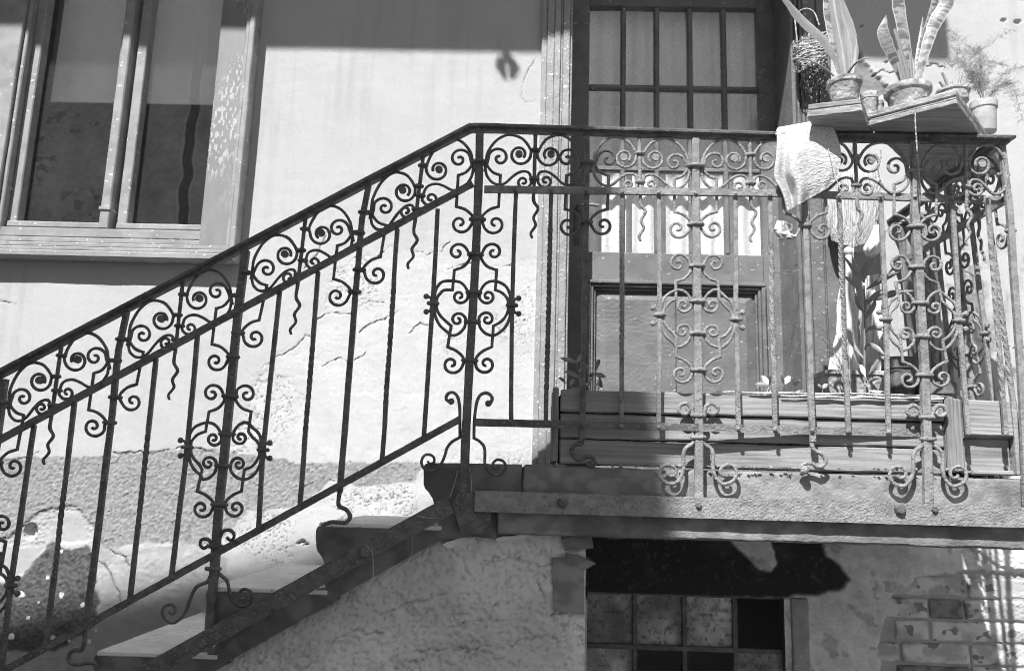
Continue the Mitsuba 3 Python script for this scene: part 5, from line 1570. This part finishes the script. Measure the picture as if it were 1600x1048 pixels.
for k in range(16):
    t = k / 16 * 2 * math.pi
    P = np.array([[cb[0] + r_ * math.cos(t), cb[1] + r_ * 0.85 * math.sin(t), cb[2] + z_ + 0.016 * math.cos(t - 0.6)] for r_, z_ in ((0.050, -0.046), (0.062, -0.02), (0.064, 0.03), (0.066, 0.056 + RNG.uniform(0, 0.01)))])
    obj('stake', sweep(catmull(P, 4), ring(6, 0.0024), (0, 1, 0) if abs(math.cos(t)) > 0.7 else (1, 0, 0)), 'm_wicker', BK, smooth=True)
P = ats(catmull([(1294, 66), (1306, 60), (1318, 56), (1323, 58), (1321, 70), (1319, 84)], 5), YK - 0.1)
obj('loose_end', sweep(P, ring(6, 0.0022)), 'm_wicker', BK, smooth=True)
P = ats(catmull([(1246, 66), (1243, 40), (1243, 24), (1258, 14), (1272, 20), (1280, 40)], 5), YK)
obj('handle', sweep(P, ring(6, 0.0030)), 'm_wicker', BK, smooth=True)
tag(BK, 'small wicker basket hanging on the dark door casing above the towel', 'basket')
TB_ = 'tangled_wire'
for k in range(26):
    p = np.array([RNG.uniform(1250, 1290), RNG.uniform(96, 112)])
    pts = [tuple(p)]
    for _ in range(5):
        p = p + [RNG.normal(1, 6), RNG.uniform(4, 13)]
        p[0] = np.clip(p[0], 1246 + (p[1] - 96) * 0.35, 1298)
        pts.append(tuple(p))
    P = np.array([at(x_, y_, YW - 0.075 - 0.03 * RNG.random()) for x_, y_ in catmull(pts, 4)])
    obj('strand', sweep(P, ring(5, 0.0013)), 'm_wire', TB_, smooth=True)
tag(TB_, 'tangle of thin wire and dry vine hanging below the wicker basket', 'wire')

# ================================================================ strings and cords
def cordage(pts, Y, r, label, key='string', mat='m_rope', cat='string'):
    k = numbered(key)
    P = np.array([at(x_, y_, y) for (x_, y_), y in zip(catmull(pts, 6), np.broadcast_to(np.interp(np.linspace(0, 1, len(catmull(pts, 6))), np.linspace(0, 1, np.size(Y)), np.atleast_1d(Y)), (len(catmull(pts, 6)),)))])
    th_ = np.linspace(0, len(P) * 1.5, len(P))
    obj(k, sweep(P, ring(5, r, r * 0.8), twist=th_), mat, smooth=True)
    return tag(k, label, cat)


cordage([(1430, 172), (1430, 190), (1432, 220), (1434, 252), (1436, 270), (1438, 304)], (2.165, 2.165, 2.18, 2.22, 2.27), 0.0030, 'pale twisted string hanging from the tray past the handrail')
cordage([(1376, 235), (1376, 248), (1373, 258), (1372, 268), (1376, 284), (1384, 296), (1394, 302)], YR - 0.02, 0.0026, 'frayed pale string knotted round a scroll under the left end of the tray')
cordage([(645, 838), (643, 880), (640, 930), (638, 966)], 2.33, 0.0011, 'fine white thread hanging down the masonry under the stringer')
cordage([(570, 848), (576, 856), (582, 864), (583, 880), (583, 905)], 2.272, 0.0014, 'short thread looped round the stringer bolt')
cordage([(648, 803), (662, 808), (682, 809)], 2.276, 0.0018, 'short pale wire curving off the top end of the stringer')
cordage([(715, 735), (711, 752), (706, 768), (703, 776)], YR - 0.016, 0.0012, 'wire strands tied left of the foot of the newel post')
cordage([(733, 730), (736, 746), (737, 770)], YR - 0.016, 0.0012, 'wire strands tied right of the foot of the newel post')
vine = [(1232, 345), (1250, 395), (1255, 412), (1244, 424), (1228, 428), (1206, 428)]
cordage(vine, YW - 0.09, 0.0012, 'thin dry vine trailing across the door post below the rag', 'dry_vine', 'm_wire', 'vine')
for k in range(7):
    c2 = catmull(vine, 6)
    a = c2[int(RNG.uniform(0.1, 0.95) * (len(c2) - 1))]
    P = ats(catmull([a, a + [RNG.normal(0, 8), RNG.normal(0, 6)], a + [RNG.normal(0, 14), RNG.normal(-4, 10)]], 4), YW - 0.09)
    obj('twig', sweep(P, ring(4, 0.0008)), 'm_wire', 'dry_vine')
